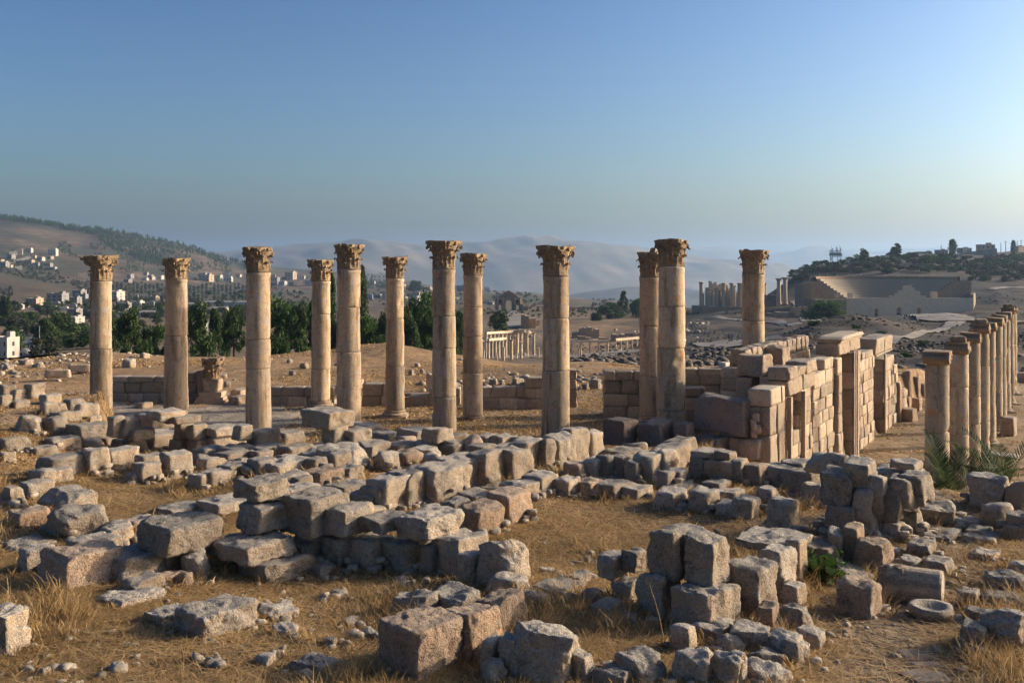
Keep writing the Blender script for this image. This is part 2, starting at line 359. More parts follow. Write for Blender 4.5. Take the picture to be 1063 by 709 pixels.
# ---------------------------------------------------------------- rubble stones, one object each
_top = {}
def cubegrid(n):
    if n in _top: return _top[n]
    idx = {}; V = []; Fc = []
    def vid(p):
        if p not in idx: idx[p] = len(V); V.append(p)
        return idx[p]
    for ax in range(3):
        for s in (0, n):
            for i in range(n):
                for j in range(n):
                    q = []
                    for a, b in ((i,j),(i+1,j),(i+1,j+1),(i,j+1)):
                        p = [0,0,0]; p[ax] = s; p[(ax+1)%3] = a; p[(ax+2)%3] = b; q.append(vid(tuple(p)))
                    Fc.append(q if s else q[::-1])
    V = np.array(V, float)/n*2-1; _top[n] = (V, np.array(Fc)); return _top[n]
def rock(a, b, h, seed, n=12, kind='d', rough=1.0):
    """block a x b x h centred on origin in x/y, base at z=0"""
    V, Fc = cubegrid(n); g = np.random.default_rng(seed)
    P = V.copy()
    k = {'d':18.0,'l':16.0,'r':6.0,'f':24.0}[kind]
    nrm = (np.abs(P)**k).sum(1)**(1/k); P = P/nrm[:,None]
    # shear / taper of the block
    for _ in range(2):
        ax = g.integers(0,2); P[:,ax] *= 1+P[:,2]*g.uniform(-.09,.06)*(1.8 if kind=='r' else 1)
    P[:,2] += P[:,0]*g.uniform(-.08,.08)+P[:,1]*g.uniform(-.08,.08)
    # broken corners and edges
    for _ in range({'d':4,'l':4,'r':9,'f':2}[kind]):
        d = g.normal(size=3); d[2] = abs(d[2])*.9 if g.random()<.75 else d[2]; d /= np.linalg.norm(d)
        sup = np.abs(d).sum()
        lim = sup*g.uniform(.82 if kind!='r' else .60,.95 if kind!='r' else .9)
        e = np.maximum(0, P@d-lim); P -= e[:,None]*d[None,:]
    S = np.array([a/2,b/2,h/2]); W = P*S; m = min(a,b,h)
    nr = P/np.linalg.norm(P,axis=1)[:,None]
    am = m*.055*rough*(1.5 if kind=='r' else 1.0)
    disp = waves(W, 5.5/max(m,.2)*.8, seed+1)*am*.5 + waves(W, 20, seed+2)*.011*rough
    if n > 10: disp += (np.abs(waves(W, 42, seed+3))-.8)*-.009*rough + waves(W, 85, seed+4)*.0035*rough
    W = W+nr*disp[:,None]; W[:,2] += h/2
    return W, Fc
STONES = []
SEED = [100]
PL = []
WF = [1.22]
YAW = -math.radians(38)
def stone(x0,x1,y0,y1,kind='d',by=None,yaw=None,mat='rubble',D=None,Y=None,name=None):
    xc=(x0+x1)/2
    if Y is None:
        p = hit(xc, by if by else y1)
        Yb = p.y
    else: Yb = Y
    m = Yb/F; W=(x1-x0)*m*(WF[0] if kind in 'dlr' and name is None else 1.02)
    if yaw is None: yaw = YAW + math.radians(R.uniform(-3,3) if kind!='r' else R.uniform(-20,20))
    c, s = abs(math.cos(yaw)), abs(math.sin(yaw))
    if kind == 'l': a = min(.52, W*.6); b = max(.2, min((W-a*c)/max(s,.3), 1.3))
    elif kind == 'r': a = W/(c+s*.8); b = a*.85
    else: b = min(.72, W*.8) if D is None else D; a = max(.18,(W-b*s)/max(c,.3))
    Dp = a*s+b*c
    Yb -= .03
    zb = -(y1-HY)/F*Yb; ztp = -(y0-HY)/F*(Yb+Dp*.75)
    h = max(.06, ztp-zb); Yc = Yb+Dp/2; Xc = (xc-CX)/F*Yc
    sink = .06 if by is None and Y is None else .025
    SEED[0]+=1; px = x1-x0
    n = 26 if px>52 and y1>540 else 18 if px>34 else 11 if px>22 else 7
    Vv,Fc = rock(a, b, h+sink, SEED[0]*7, n, kind)
    nm = name or ('limestone_block' if kind in 'dlf' else 'boulder')
    PL.append((Xc,Yc,a,b,yaw,h))
    o = mk(nm, Vv, Fc, M[mat], smooth=True, loc=(Xc,Yc,zb-sink), rz=yaw)
    return o, px, h/max(a,.01), xc
KW = {'d':'squared','l':'long upright','r':'rounded','f':'flat sawn'}
def cluster(group, desc, rows, base=None):
    """rows: 'x0 x1 y0 y1 kind [by]'"""
    res = []; WF[0] = 1.36 if 'wall' in desc else 1.2
    for ln in rows.strip().splitlines():
        for it in ln.split(';'):
            q = it.split()
            if not q: continue
            x0,x1,y0,y1 = map(float,q[:4]); kind = q[4] if len(q)>4 else 'd'; by=base if base and y1<base-9 else None; mat='rubble'
            for e in q[5:]:
                if e=='w': mat='rubble_warm'
                elif e=='k': mat='darkash'
                else: by=float(e)
            o,px,asp,xc = stone(x0,x1,y0,y1,kind,by,mat=mat); res.append((xc,px,asp,kind,o))
    res.sort(key=lambda t:t[0]); n=len(res)
    med = sorted(r[1] for r in res)[n//2]
    for i,(xc,px,asp,kind,o) in enumerate(res):
        size = 'large' if px>med*1.25 else 'small' if px<med*.7 else 'medium sized'
        sh = 'rounded boulder' if kind=='r' else 'flat slab' if asp<.38 else 'tall block' if asp>1.1 else 'limestone block'
        tag(o, '%s %s, %s %s' % (size, sh, ordw(i,n), desc), 'stone block' if 'block' in sh or 'slab' in sh else 'boulder', group)
C = cluster
C('stones heaped at the far left','in the back heap at far left edge','''0 15 399 412;12 28 404 415;28 45 398 414;0 11 410 424;12 29 415 424;43 62 409 420;43 59 417 431;59 68 418 428''')
C('stones beside the leftmost column','in the pile left of the leftmost column foot','''66 89 413 427 f;55 82 426 438;78 100 418 434 d 438;89 104 431 441;16 44 429 451 r;43 70 431 452 r''')
C('blocks before the leftmost column','in the row just before the leftmost column','''69 115 438 457 f 466;49 81 452 469;82 104 453 467 r;102 130 452 467;120 149 454 473 l w;0 28 453 470;0 14 468 480;31 57 462 475''')
C('big blocks on the left lawn','in the row of big blocks on left lawn','''46 95 469 498 l;88 112 464 495;107 142 463 490;142 169 470 494;169 197 468 499 l;140 166 478 503;130 150 487 503 r;199 228 489 509;209 242 486 507;227 262 479 500''')
C('half buried blocks at left','half buried in the straw at left','''33 71 484 504;23 52 497 519;0 27 502 527 r;13 48 526 550 d w;109 134 540 562;128 163 535 550;165 211 521 538''')
C('double boulder at left','in the pale boulder pair at left','''46 100 504 536 r;47 110 522 564 r''')
C('blocks before the second column','in the dark wall before the second column','''114 128 431 453;125 144 433 455;142 176 428 448 d 458;157 189 424 437;175 203 430 440;132 156 443 457;148 182 446 471;179 201 454 472 d w;198 217 454 473 d w;183 199 438 456 d 472;196 212 439 456 d 473;210 245 440 454 d 473;244 261 440 457;216 251 449 473 l;225 259 466 485''',475)
C('blocks of the back rubble wall','in the back rubble wall below the columns','''259 287 444 464;286 312 446 465;338 358 442 460 d;357 382 443 463;380 416 446 465;415 446 443 465;359 393 438 448 d 463;442 467 443 461;463 482 449 465;480 499 453 474 r w;496 513 450 467;510 534 450 467;530 545 452 467;543 556 454 468''',474)
C('footing blocks of the back rubble wall','in footing course of the back rubble wall','''204 232 462 478;232 262 461 478;262 292 460 477;292 320 460 478;320 346 460 476;346 374 457 476;373 402 457 476;401 433 457 475;432 460 456 474;458 486 458 475;486 512 460 476;512 540 460 475''')
C('long lone block on the back wall','long thick block lying on the back rubble wall','''312 369 423 446 f''',474)
C('blocks between the two rubble walls','in the loose fill between the rubble walls','''331 376 459 489 r;311 338 467 487 r;297 315 463 475 r;277 316 474 496 l;260 287 474 497;250 270 482 498;317 353 484 506 d w;288 317 489 509;290 327 501 520;376 392 462 478 r;390 412 466 490 r;405 438 465 486 r w;428 455 462 482 r;340 362 468 490''')
C('small blocks between big ones at left centre','among smaller blocks left of the rubble fill','''196 222 470 486 r;206 232 474 492;236 262 474 494 r;262 282 466 482;284 306 470 486 r;318 338 474 492;352 376 482 500;330 346 480 496 r;300 322 492 510;352 372 470 486 r;412 430 452 470;440 458 470 486 r;458 480 456 474''')
C('large pale block on the left corner','large pale weathered block on top of left corner','''248 297 494 520 d 590''')
C('upper blocks of the front cross wall','in upper course of the central cross wall','''254 304 516 553 d 592;302 355 507 556 d 593;339 383 521 558 d 594;379 420 531 553 d 597;418 471 527 562 d 600;341 381 498 515 d;369 411 506 534 d;378 398 524 539 d''')
C('lower blocks of the front cross wall','in lower course of the central cross wall','''300 344 555 590;339 374 551 591;369 406 554 594;401 444 557 597;438 458 562 598;455 502 549 600 d;250 272 552 588;268 302 556 590''')
C('upright blocks of the long diagonal wall','in the long diagonal wall of upright blocks','''380 417 498 534 l;385 436 489 534 l;407 453 484 529 l;437 483 479 524 l;457 501 472 515 l;489 521 466 509 l;517 549 464 504 l;530 563 455 492 l;559 575 455 491 l;566 595 450 487 l;579 608 443 481 l;603 625 446 479 l''')
C('stones at the foot of the diagonal wall','at the foot of the long diagonal wall','''440 467 523 544 r;461 485 517 546;479 518 521 559 d w;479 510 508 524;510 547 507 546 d w;523 558 497 522;546 577 489 517;500 528 501 514''')
C('low stones of the middle wall','in the low wall right of the diagonal wall','''576 600 494 517;598 623 496 517 d w;615 651 498 519;627 652 491 501;642 674 502 519;588 613 478 499 d w;608 626 475 499;621 641 471 499 l;632 656 471 499;651 667 477 503 l;659 689 468 501 l;677 701 465 496 l;679 713 460 490 l;690 721 453 480 l;630 662 464 479;649 670 458 474 r;695 712 486 505;684 699 488 508''')
C('blocks edging the inner court','in the row edging the grassy court','''679 712 506 531;687 724 501 512;715 745 506 533;740 772 506 522;744 773 519 537;728 759 497 509;760 790 514 539;758 773 506 517;787 808 504 522''')
C('blocks of the low back wall at centre right','in the wall behind the grassy court','''720 749 465 475 d 497;744 763 467 478 d 499;717 737 472 497 d;734 772 474 501 d w;760 772 477 502;770 798 479 505 d w;793 838 480 509;813 842 476 487 d 505''')
C('blocks of the right stub wall','in the stub wall right of the grassy court','''840 874 469 494 r 530;864 881 471 488 r 530;823 853 486 520 d;876 908 476 508 d 560;854 891 486 525 d 560;859 892 520 549 d 562;887 909 506 541 d 562;902 922 492 532 l 562;872 898 540 562 d w;893 912 533 562 l;907 919 522 560 l w;835 858 500 528 d''')
C('weathered courses beside the street','in the weathered wall end beside the street','''906 955 483 499 d 545;925 955 476 488 d 545;917 938 503 542 d 562;920 952 494 530 l 562;934 966 489 525 l 560;917 938 540 562 d;936 956 526 556 d''')
C('rough block in the court','rough pale block at the right end of the court','''797 829 516 558 d''')
C('flat slab in the court','flat grey slab lying in the court grass','''684 734 547 562 d''')
C('boulders by the palm','among the boulders beside the palm fronds','''950 991 517 550 r;1008 1047 491 530 r;1045 1070 497 533 r;1016 1049 520 553 r;1046 1072 524 562 r;988 1021 536 552 d;1000 1031 545 560 d;1041 1068 541 562 d''')
C('kerb slabs across the path','in the kerb line crossing the right path','''949 998 551 563 d;996 1042 556 566 d''')
C('loose stones by the right path','among loose stones beside the right path','''942 971 560 579;931 958 577 593;957 989 576 596;1008 1038 570 582;994 1018 610 630;1005 1020 629 648;996 1026 645 678;917 935 565 578 r''')
C('grey boulders at right edge','in the grey stack at right edge','''1022 1066 591 618 r;1019 1070 612 634 r;1017 1072 626 679 r;1045 1070 582 599''')
C('stones before the stub wall','before the right stub wall','''835 869 560 596 d w;860 877 550 590;874 896 542 589 l w;890 925 557 596 d w;873 912 597 642 d w;863 905 586 608 r;907 943 583 624 r w''')
C('blocks of the near right wall','in the near right wall beside the path','''770 836 553 574 d 607;789 825 565 624 l;816 837 557 609 l;758 804 579 645 l;813 834 603 630;787 807 624 655 d w;720 762 640 668''')
C('fallen stones of the right heap','in the fallen heap at bottom right centre','''807 842 626 656 r;760 801 642 679 r;826 856 647 676 r;793 837 653 690 r;779 818 670 699 r;756 775 674 712 r;773 818 686 716 r;702 740 670 712 r;734 773 675 714 r;700 718 648 678;812 830 664 690 r;745 770 655 680 r''')
C('big blocks of the near pier','in the tall near pier of big blocks','''675 718 546 604 d 645;712 758 553 608 d 650;698 766 601 660 d;661 703 590 646 d''')
C('shaded stones left of the near pier','in shade left of the near pier','''621 651 572 600 d 625;646 670 568 595 d 625;587 613 593 608;556 605 602 621;616 646 622 644;636 667 598 628;604 628 610 628 r;640 664 634 650 r''')
C('bottom edge rocks','along the bottom edge, centre','''532 600 641 712 r;519 544 656 703 r;593 613 674 708;616 660 684 716 r;640 689 673 712 r;500 525 684 712 r''')
C('blocks of the near left wall','in the near wall left of bottom centre','''403 471 634 708 d w;469 515 625 688 l w;499 539 613 664 l w;495 515 668 694 d w;502 520 660 700 l;410 454 608 646 r;448 496 607 644 r''')
C('tall broken stones at centre','in the broken upright pair at centre','''497 547 555 614 r;507 549 592 622 r;476 503 572 610 d;538 572 611 631 r;519 542 628 648 r''')
C('blocks of the left stub wall','in the left stub wall, left foreground','''53 122 562 614 d w;77 118 554 576 d 590;114 166 567 608 d;108 134 544 572 d;155 220 533 578 d 605;165 195 570 598 d w;192 217 569 602 r;164 188 591 609 d w;185 203 591 609 r w;211 257 514 537 d;225 297 551 587 d 605;208 236 558 580 d;132 164 595 619''')
C('stones low in the left grass','low in the straw at left foreground','''4 54 560 575 d;22 54 564 596 d;108 165 609 633 d;155 194 628 650 d;187 260 620 664 d;254 320 572 608 d;266 309 623 644 r;318 345 584 600 r''')
C('small stones in the foreground straw','lying loose in the foreground straw','''344 360 611 621 r;374 400 650 665 r;268 288 680 692 r;303 348 682 700 r;282 312 656 663 r;337 350 664 671 r;560 575 588 597 r;604 616 578 585 r;610 618 571 578 r;355 372 640 652 r;115 128 690 697 r;213 222 684 690 r;40 52 694 702 r;424 434 600 608 r''')
WF[0] = 1.2
# scroll-carved architectural fragment at the left border
o,_,_,_ = stone(-14,26,629,681,'f',name='carved_block',yaw=math.radians(-18))
tag(o,'pale block carved with scrolls, cut by the left border','stone block')
bb = o.data.vertices; ys=[v.co.y for v in bb]; zs=[v.co.z for v in bb]; xs=[v.co.x for v in bb]
mb = MB()
def torus(mb, c, r, tr, ax='y', seg=20, sides=6, a0=0, a1=2*math.pi, spiral=0):
    V=[];n=seg+1
    for i in range(n):
        a=a0+(a1-a0)*i/seg; rr=r*(1-spiral*i/seg)
        for j in range(sides):
            b=2*math.pi*j/sides; q=rr+tr*math.cos(b); h=tr*math.sin(b)
            if ax=='y': V.append((c[0]+q*math.cos(a),c[1]+h,c[2]+q*math.sin(a)))
            elif ax=='x': V.append((c[0]+h,c[1]+q*math.cos(a),c[2]+q*math.sin(a)))
            else: V.append((c[0]+q*math.cos(a),c[1]+q*math.sin(a),c[2]+h))
    Fc=[(i*sides+j,i*sides+(j+1)%sides,(i+1)*sides+(j+1)%sides,(i+1)*sides+j) for i in range(seg) for j in range(sides)]
    mb.add(V,Fc)
fy = min(ys)+.02; hx=max(xs); hz=max(zs)
for cx_,cz,r in ((hx*.45,hz*.66,.075),(hx*.45,hz*.32,.06),(-hx*.2,hz*.5,.09)):
    torus(mb,(cx_,fy,cz),r,.012,'y',24,6,0,9.5,.8)
mb.box(hx*.80,hx*.84,fy-.008,fy+.02,hz*.12,hz*.9)
mb.build('scroll_relief', M['rubble'], o, smooth=True)
# column drum fragment and hollowed mortar stone by the path
p = hit(958,627); dr = MB()
dr.lathe([(.001,-.27),(.19,-.27),(.20,-.25),(.20,.25),(.19,.27),(.001,.27)],28,caps=False)
o = dr.build('column_drum', M['street_column'], smooth=False, loc=(p.x,p.y+.2,p.z+.12)); o.rotation_euler=(math.radians(90),0,math.radians(62))
tag(o,'short smooth column drum lying on its side by the right path','column drum')
p = hit(976,646); dr = MB()
dr.lathe([(.12,0),(.19,.02),(.215,.07),(.205,.12),(.15,.12),(.11,.075),(.001,.065)],28,caps=False,fn=lambda r,z,a:r*(1+.04*math.sin(3*a)+.02*math.sin(7*a)))
o = dr.build('stone_mortar', M['rubble'], smooth=True, loc=(p.x,p.y+.2,p.z-.02)); o['label']='low round stone basin with hollowed top beside the path'; o['category']='stone basin'
for k,(x0,x1,y0,y1) in enumerate(((936,972,675,687),(936,982,694,709),(944,974,687,693))):
    p=hit((x0+x1)/2,(y0+y1)/2); W=(x1-x0)*p.y/F; D=(y1-y0)*p.y/F/ (abs(p.z)/p.y)
    V_,F_=rock(W,D,.07,900+k,10,'r',.5); V_[:,2]=V_[:,2]*.8
    o=mk('paving_stone',V_,F_,M['darkash'],smooth=True,loc=(p.x,p.y,p.z-.035))
    tag(o,['grey paving stone sunk in the path, farthest of three','wide grey paving stone sunk in the path, nearest of three','narrow grey paving stone sunk in the path, middle of three'][k],'paving stone','paving stones in the right path')

# ---------------------------------------------------------------- columns
def leaf_strip(mb, r0, z0, h, out, wd, a, th=.02):
    """acanthus leaf: curved lobed tongue on the bell"""
    nv, nu = 9, 7; V=[]
    for s in (0,1):
        for i in range(nv):
            v=i/(nv-1); rr=r0+.02+out*max(0,v-.45)**1.6*2.6; zz=z0+h*(math.sin(min(v,.92)*math.pi/2*1.05) if v<.92 else 1.0-(v-.92)*2.2)
            ww=wd*(1-.12*v)*(1+.16*math.sin(v*14))*(1 if v<.8 else (1-(v-.8)*3.0))
            for j in range(nu):
                u=j/(nu-1)*2-1; rib=.012*math.cos(u*math.pi*2.0)-.02*u*u
                q=rr+rib-(th if s else 0); an=a+u*ww/2/max(rr,.01)
                V.append((q*math.cos(an),q*math.sin(an),zz-(th*.6 if s else 0)))
    N=nv*nu; Fc=[]
    for i in range(nv-1):
        for j in range(nu-1):
            k=i*nu+j; Fc.append((k,k+1,k+nu+1,k+nu)); Fc.append((N+k,N+k+nu,N+k+nu+1,N+k+1))
    rim=[j for j in range(nu)]+[i*nu+nu-1 for i in range(1,nv)]+[N_ for N_ in range((nv-1)*nu+nu-2,(nv-1)*nu-1,-1)]+[i*nu for i in range(nv-2,0,-1)]
    for q in range(len(rim)):
        a_,b_=rim[q],rim[(q+1)%len(rim)]; Fc.append((a_,a_+N,b_+N,b_))
    mb.add(V,Fc)
def corinth(r, h, seed, reach=1.62, broken=()):
    """weathered Corinthian capital, base z=0; reach = corner radius / shaft radius"""
    mb=MB(); g=R
    mb.lathe([(r*1.0,0),(r*1.05,.02*h),(r*1.05,.05*h),(r*.97,.07*h),(r*.93,.3*h),(r*.98,.6*h),(r*1.12,.8*h),(r*1.2,.86*h)],28)
    for k in range(8): leaf_strip(mb,r*.95,.06*h,.40*h,r*.30,r*.62,k*math.pi/4)
    for k in range(8): leaf_strip(mb,r*.96,.22*h,.50*h,r*.42,r*.60,(k+.5)*math.pi/4)
    # corner volutes and small inner scrolls
    for k in range(4):
        a=math.pi/4+k*math.pi/2
        for s in (-1,1):
            aa=a+s*.10; rr=r*(reach*.84)
            c=(rr*math.cos(aa),rr*math.sin(aa),.76*h)
            m2=MB(); torus(m2,(0,0,0),r*.17,r*.055,'y',18,6,-1.2,6.5,.75)
            Mt=Matrix.Translation(c)@Matrix.Rotation(aa,4,'Z'); mb.add([tuple(Mt@Vector(v)) for v in m2.v],m2.f)
            # stalk
            V=[];
            for i in range(6):
                t=i/5; q=r*(1.0+(reach*.80-1.0)*t**1.5); z=h*(.5+.32*t); ang=a+s*(.34*(1-t)+.06)
                for dx,dz in ((-.03,-.03),(.03,-.03),(.03,.03),(-.03,.03)):
                    V.append((q*math.cos(ang)-dx*math.sin(ang),q*math.sin(ang)+dx*math.cos(ang),z+dz))
            mb.add(V,[(i*4+j,i*4+(j+1)%4,i*4+4+(j+1)%4,i*4+4+j) for i in range(5) for j in range(4)])
        af=k*math.pi/2
        m2=MB(); m2.lathe([(.001,-.05),(r*.15,-.04),(r*.18,0),(r*.15,.04),(.001,.05)],10,caps=False)
        Mt=Matrix.Translation((r*1.19*math.cos(af),r*1.19*math.sin(af),.91*h))@Matrix.Rotation(af,4,'Z')@Matrix.Rotation(math.pi/2,4,'Y')
        mb.add([tuple(Mt@Vector(v)) for v in m2.v],m2.f)
    # abacus with concave sides, two fillets
    n=12; ring=[]
    for k in range(4):
        a0=math.pi/4+k*math.pi/2
        p0=np.array([math.cos(a0-.06),math.sin(a0-.06)])*r*reach*1.0; p0b=np.array([math.cos(a0+.06),math.sin(a0+.06)])*r*reach
        a1=a0+math.pi/2; p1=np.array([math.cos(a1-.06),math.sin(a1-.06)])*r*reach
        ring.append(tuple(p0))
        for i in range(n):
            t=i/n; p=p0b*(1-t)+p1*t; am=math.atan2(*( (p0b+p1)/2)[::-1]); dd=math.sin(math.pi*t)*r*.10
            ring.append((p[0]-dd*math.cos(am),p[1]-dd*math.sin(am)))
    m=len(ring); V=[]
    for zz,sc_ in ((.84,.90),(.89,.93),(.90,.99),(1.0,1.0)):
        for x,y in ring: V.append((x*sc_,y*sc_,zz*h))
    V.append((0,0,h)); V.append((0,0,.84*h))
    Fc=[]
    for l in range(3):
        for j in range(m): a_=l*m+j; b_=l*m+(j+1)%m; Fc.append((a_,b_,b_+m,a_+m))
    for j in range(m): Fc.append((3*m+j,3*m+(j+1)%m,4*m)); Fc.append((j,4*m+1,(j+1)%m))
    mb.add(V,Fc)
    V=np.array(mb.v); rad=np.hypot(V[:,0],V[:,1]); ang=np.arctan2(V[:,1],V[:,0])
    lim=np.full(len(V),9.0)
    for (aa,wd,fr) in broken:
        d=np.abs((ang-aa+math.pi)%(2*math.pi)-math.pi)
        lim=np.minimum(lim, np.where(d<wd, r*fr*(1+.05*waves(V,18,seed+9)), 9.0))
    lim=np.where(V[:,2]<.1*h,9,lim); kf=np.minimum(1,lim/np.maximum(rad,1e-5))
    V[:,0]*=kf; V[:,1]*=kf
    wv=waves(V,16,seed)*.012+waves(V,40,seed+1)*.006
    V+= (V/np.linalg.norm(V+1e-6,axis=1)[:,None])*wv[:,None]
    V[:,2]=np.where(V[:,2]>.97*h, V[:,2]+waves(V,6,seed+3)*.015, V[:,2])
    nf=len(Fc)
    return V, mb.f, nf
def split_cap(V,Fc,nf,mat,e,loc,rz):
    c=mk('capital',V,Fc[:-nf],M[mat],e,loc=loc,rz=rz); used=sorted({i for f in Fc[-nf:] for i in f}); mp={u:k for k,u in enumerate(used)}
    mk('abacus',[tuple(V[u]) for u in used],[tuple(mp[i] for i in f) for f in Fc[-nf:]],M[mat],c); return c
def shaft_part(name, r0, r1, z0, z1, parent, mat, seed, top_bead=False):
    seg=44; n=max(6,int((z1-z0)/.06)); V=[]
    zs=[z0+.004,z0+.02]+[z0+.02+(z1-z0-.04)*i/n for i in range(1,n)]+[z1-.02,z1-.004]
    rr=[]; L=len(zs)
    prof=[]
    for i,z in enumerate(zs):
        t=(z-z0)/(z1-z0); r=r0+(r1-r0)*t
        if i in (0,L-1): r*=.972
        if top_bead and z>z1-.09: r+=.028*math.sin((z-(z1-.09))/.09*math.pi)**.5
        prof.append((r,z))
    mb=MB(); mb.lathe(prof,seg)
    V=np.array(mb.v); rad=np.hypot(V[:,0],V[:,1])
    w1=waves(V,3.5,seed)*.004+waves(V,14,seed+1)*.0025
    chip=np.maximum(0,waves(V*np.array([1,1,1.5]),7,seed+2)-1.75)*.05
    edge=np.exp(-np.minimum(V[:,2]-z0,z1-V[:,2])/.04)*np.maximum(0,waves(V,9,seed+4)-.5)*.035
    k=(rad+w1-chip-edge)/rad; V[:,0]*=k; V[:,1]*=k
    return mk(name,V,mb.f,M[mat],parent,smooth=True,loc=(R.uniform(-.012,.012),R.uniform(-.012,.012),0),rz=R.uniform(0,6.28))
def attic_base(r,h,parent,mat):
    mb=MB(); s=r*1.42; mb.box(-s,s,-s,s,0,h*.35)
    pr=[(s*.97,h*.352)]+[(s*.93+.04*math.sin(t*math.pi/6),h*(.36+.28*t/6)) for t in range(7)]+[(s*.86,h*.66),(s*.80,h*.72),(s*.82,h*.78),(s*.86,h*.84),(s*.84,h*.92),(s*.76,h*.95),(r*1.02,h)]
    mb.lathe(pr,36); return mb.build('base',M[mat],parent,smooth=False)
COLS=[ # xc, top, base, shaft px at bottom, px at top, Y, drums px (joints), reach, broken, label
 (105,266,438,22.5,20.5,33.3,[362],1.7,((-.8,.8,1.3),(2.4,.4,1.9)),'leftmost tall column with ragged capital jutting to the left'),
 (183,268,426,24.5,21.5,35.2,[348],1.35,((0,3.2,1.28),),'tall mottled column, second from left, capital worn to a drum'),
 (268,257,447,26,24,31.3,[352,382],1.35,((0,3.2,1.28),),'tall column with rounded worn capital, third from left'),
 (333,270,424,19.8,18.8,36.0,[326,383],1.5,((.7,.6,1.35),),'slim column with a vertical crack below its joint, fourth from left'),
 (362,254,441,25.5,23.5,32.3,[319,365],1.42,((-2.3,.5,1.2),(0,1.2,1.32)),'thick column rising behind a long lone block, blocky capital'),
 (410,267,434,19.8,18,34.0,[331,380],1.5,((2.2,.4,1.3),),'slim column with orange scar halfway up its right side'),
 (461,250,450,25.5,23.3,30.9,[328,361,411],1.72,((-.4,.5,1.4),),'tall column with wide leafy capital and open joint near top'),
 (491,264,440,21,19.3,33.6,[319,349,387],1.66,((-2.4,.5,1.35),),'slim column with wide capital and moulded base, beside the wide one'),
 (577,256,454,30.0,26,29.8,[330,384],1.62,((-.5,.45,1.35),),'lone tall column in the middle with leaf spur on its capital'),
 (676,262,440,25,23,33.0,[338,390],1.35,((0,3.2,1.25),),'column half hidden behind a thicker column, knobbly capital'),
 (697,249,446,30.5,26.5,29.4,[318,361,425],1.55,((0,3.2,1.42),),'thick tall column with chipped side, overlapping another column'),
 (782,260,426,24,22,35.8,[333],1.66,((-2.2,.7,1.32),),'rightmost tall column rising behind the gate wall')]
for i,(xc,yt,yb,wb,wt,Y,js,reach,brk,lab) in enumerate(COLS):
    zb=-(yb-HY)/F*Y; m=Y/F; r0=wb*m/2; r1=wt*m/2; H=(yb-yt)*m
    e=empty('column',((xc-CX)*m,Y,zb)); tag(e,lab,'column','columns of the ruined church')
    hc=(26 if i not in (3,5,7,1) else 22)*m if i!=6 else 30*m
    if i==8: hc=31*m
    if i in (10,11): hc=[28,25][i-10]*m
    hb=.30 if i in (3,5,7,9,11) else 0
    if hb: attic_base(r0*.92,hb,e,'column')
    zz=[hb]+[ (yb-j)*m for j in sorted(js,reverse=True)]+[H-hc]
    for k in range(len(zz)-1):
        ta_=(zz[k]-hb)/(H-hc-hb); tb=(zz[k+1]-hb)/(H-hc-hb)
        shaft_part('shaft_drum', r0+(r1-r0)*ta_, r0+(r1-r0)*tb, zz[k], zz[k+1], e, 'column', 300+i*10+k, k==len(zz)-2)
    V,Fc,nf=corinth(r1,hc,500+i*5,reach,brk)
    c=split_cap(V,Fc,nf,'capital',e,(0,0,H-hc),math.radians(R.uniform(-4,4)+ (-30)))
    if i==0:
        mb=MB(); Vr,Fr=rock(.55,.22,.12,777,8,'r'); sp=mk('broken_abacus_spur',Vr,Fr,M['capital'],c,smooth=True,loc=(-.5,-.12,hc-.13),rz=math.radians(30))
    if i in (9,):
        Vr,Fr=rock(.2,.18,.16,778,8,'r'); mk('broken_volute',Vr,Fr,M['capital'],c,smooth=True,loc=(.1,-.05,hc-.02))
# street colonnade
def ionic(r,h,e,seed,mat='street_column'):
    mb=MB(); mb.lathe([(r,0),(r*1.06,h*.12),(r*1.0,h*.2),(r*1.1,h*.42),(r*1.1,h*.5)],32)
    s=r*1.06; mb.box(-s,s,-s,s,h*.78,h)
    mb.box(-s*.96,s*.96,-s*.98,s*.98,h*.5,h*.737)
    for sx in (-1,1):
        m2=MB(); m2.lathe([(h*.3,-s*1.02),(h*.34,-s*.98),(h*.28,-s*.2),(h*.26,0),(h*.28,s*.2),(h*.34,s*.98),(h*.3,s*1.02)],18)
        Mt=Matrix.Translation((sx*s*1.0,0,h*.42))@Matrix.Rotation(math.pi/2,4,'X'); mb.add([tuple(Mt@Vector(v)) for v in m2.v],m2.f)
    V=np.array(mb.v); V=V+(V/np.linalg.norm(V+1e-6,axis=1)[:,None])*(waves(V,12,seed)*.022+waves(V,35,seed+1)*.010)[:,None]
    V[:,2]=np.where(V[:,2]>h*.9,V[:,2]+waves(V,5,seed+2)*.02,V[:,2])
    return mk('capital',V,mb.f,M['capital'],e,rz=math.radians(60))
sx=[973,994.5,1008,1018,1025,1033,1037.5,1042,1046.5,1049.5]
labs=['nearest and thickest street column, palm at its foot','second street column with a dark stain on its top drum','third street column, just behind the two thick near ones',
 'fourth street column with blocks piled on its capital','fifth street column, base seen beside grey paving','sixth street column beside a squared block','seventh street column in the receding row',
 'eighth street column in the receding row','ninth street column, tall, with a stone stub on top','farthest street column, at the end of the row']
SCOL=[]
for i,px in enumerate(sx):
    k=(px-CX)/F; Y=-3.69/(k-.577)*1.0 if i<2 else None
    Yt=[24.7,28.4,31.8,34.6,37.4,40.7,43.3,45.9,48.6,52.4][i]
    SCOL.append((k*Yt,Yt))
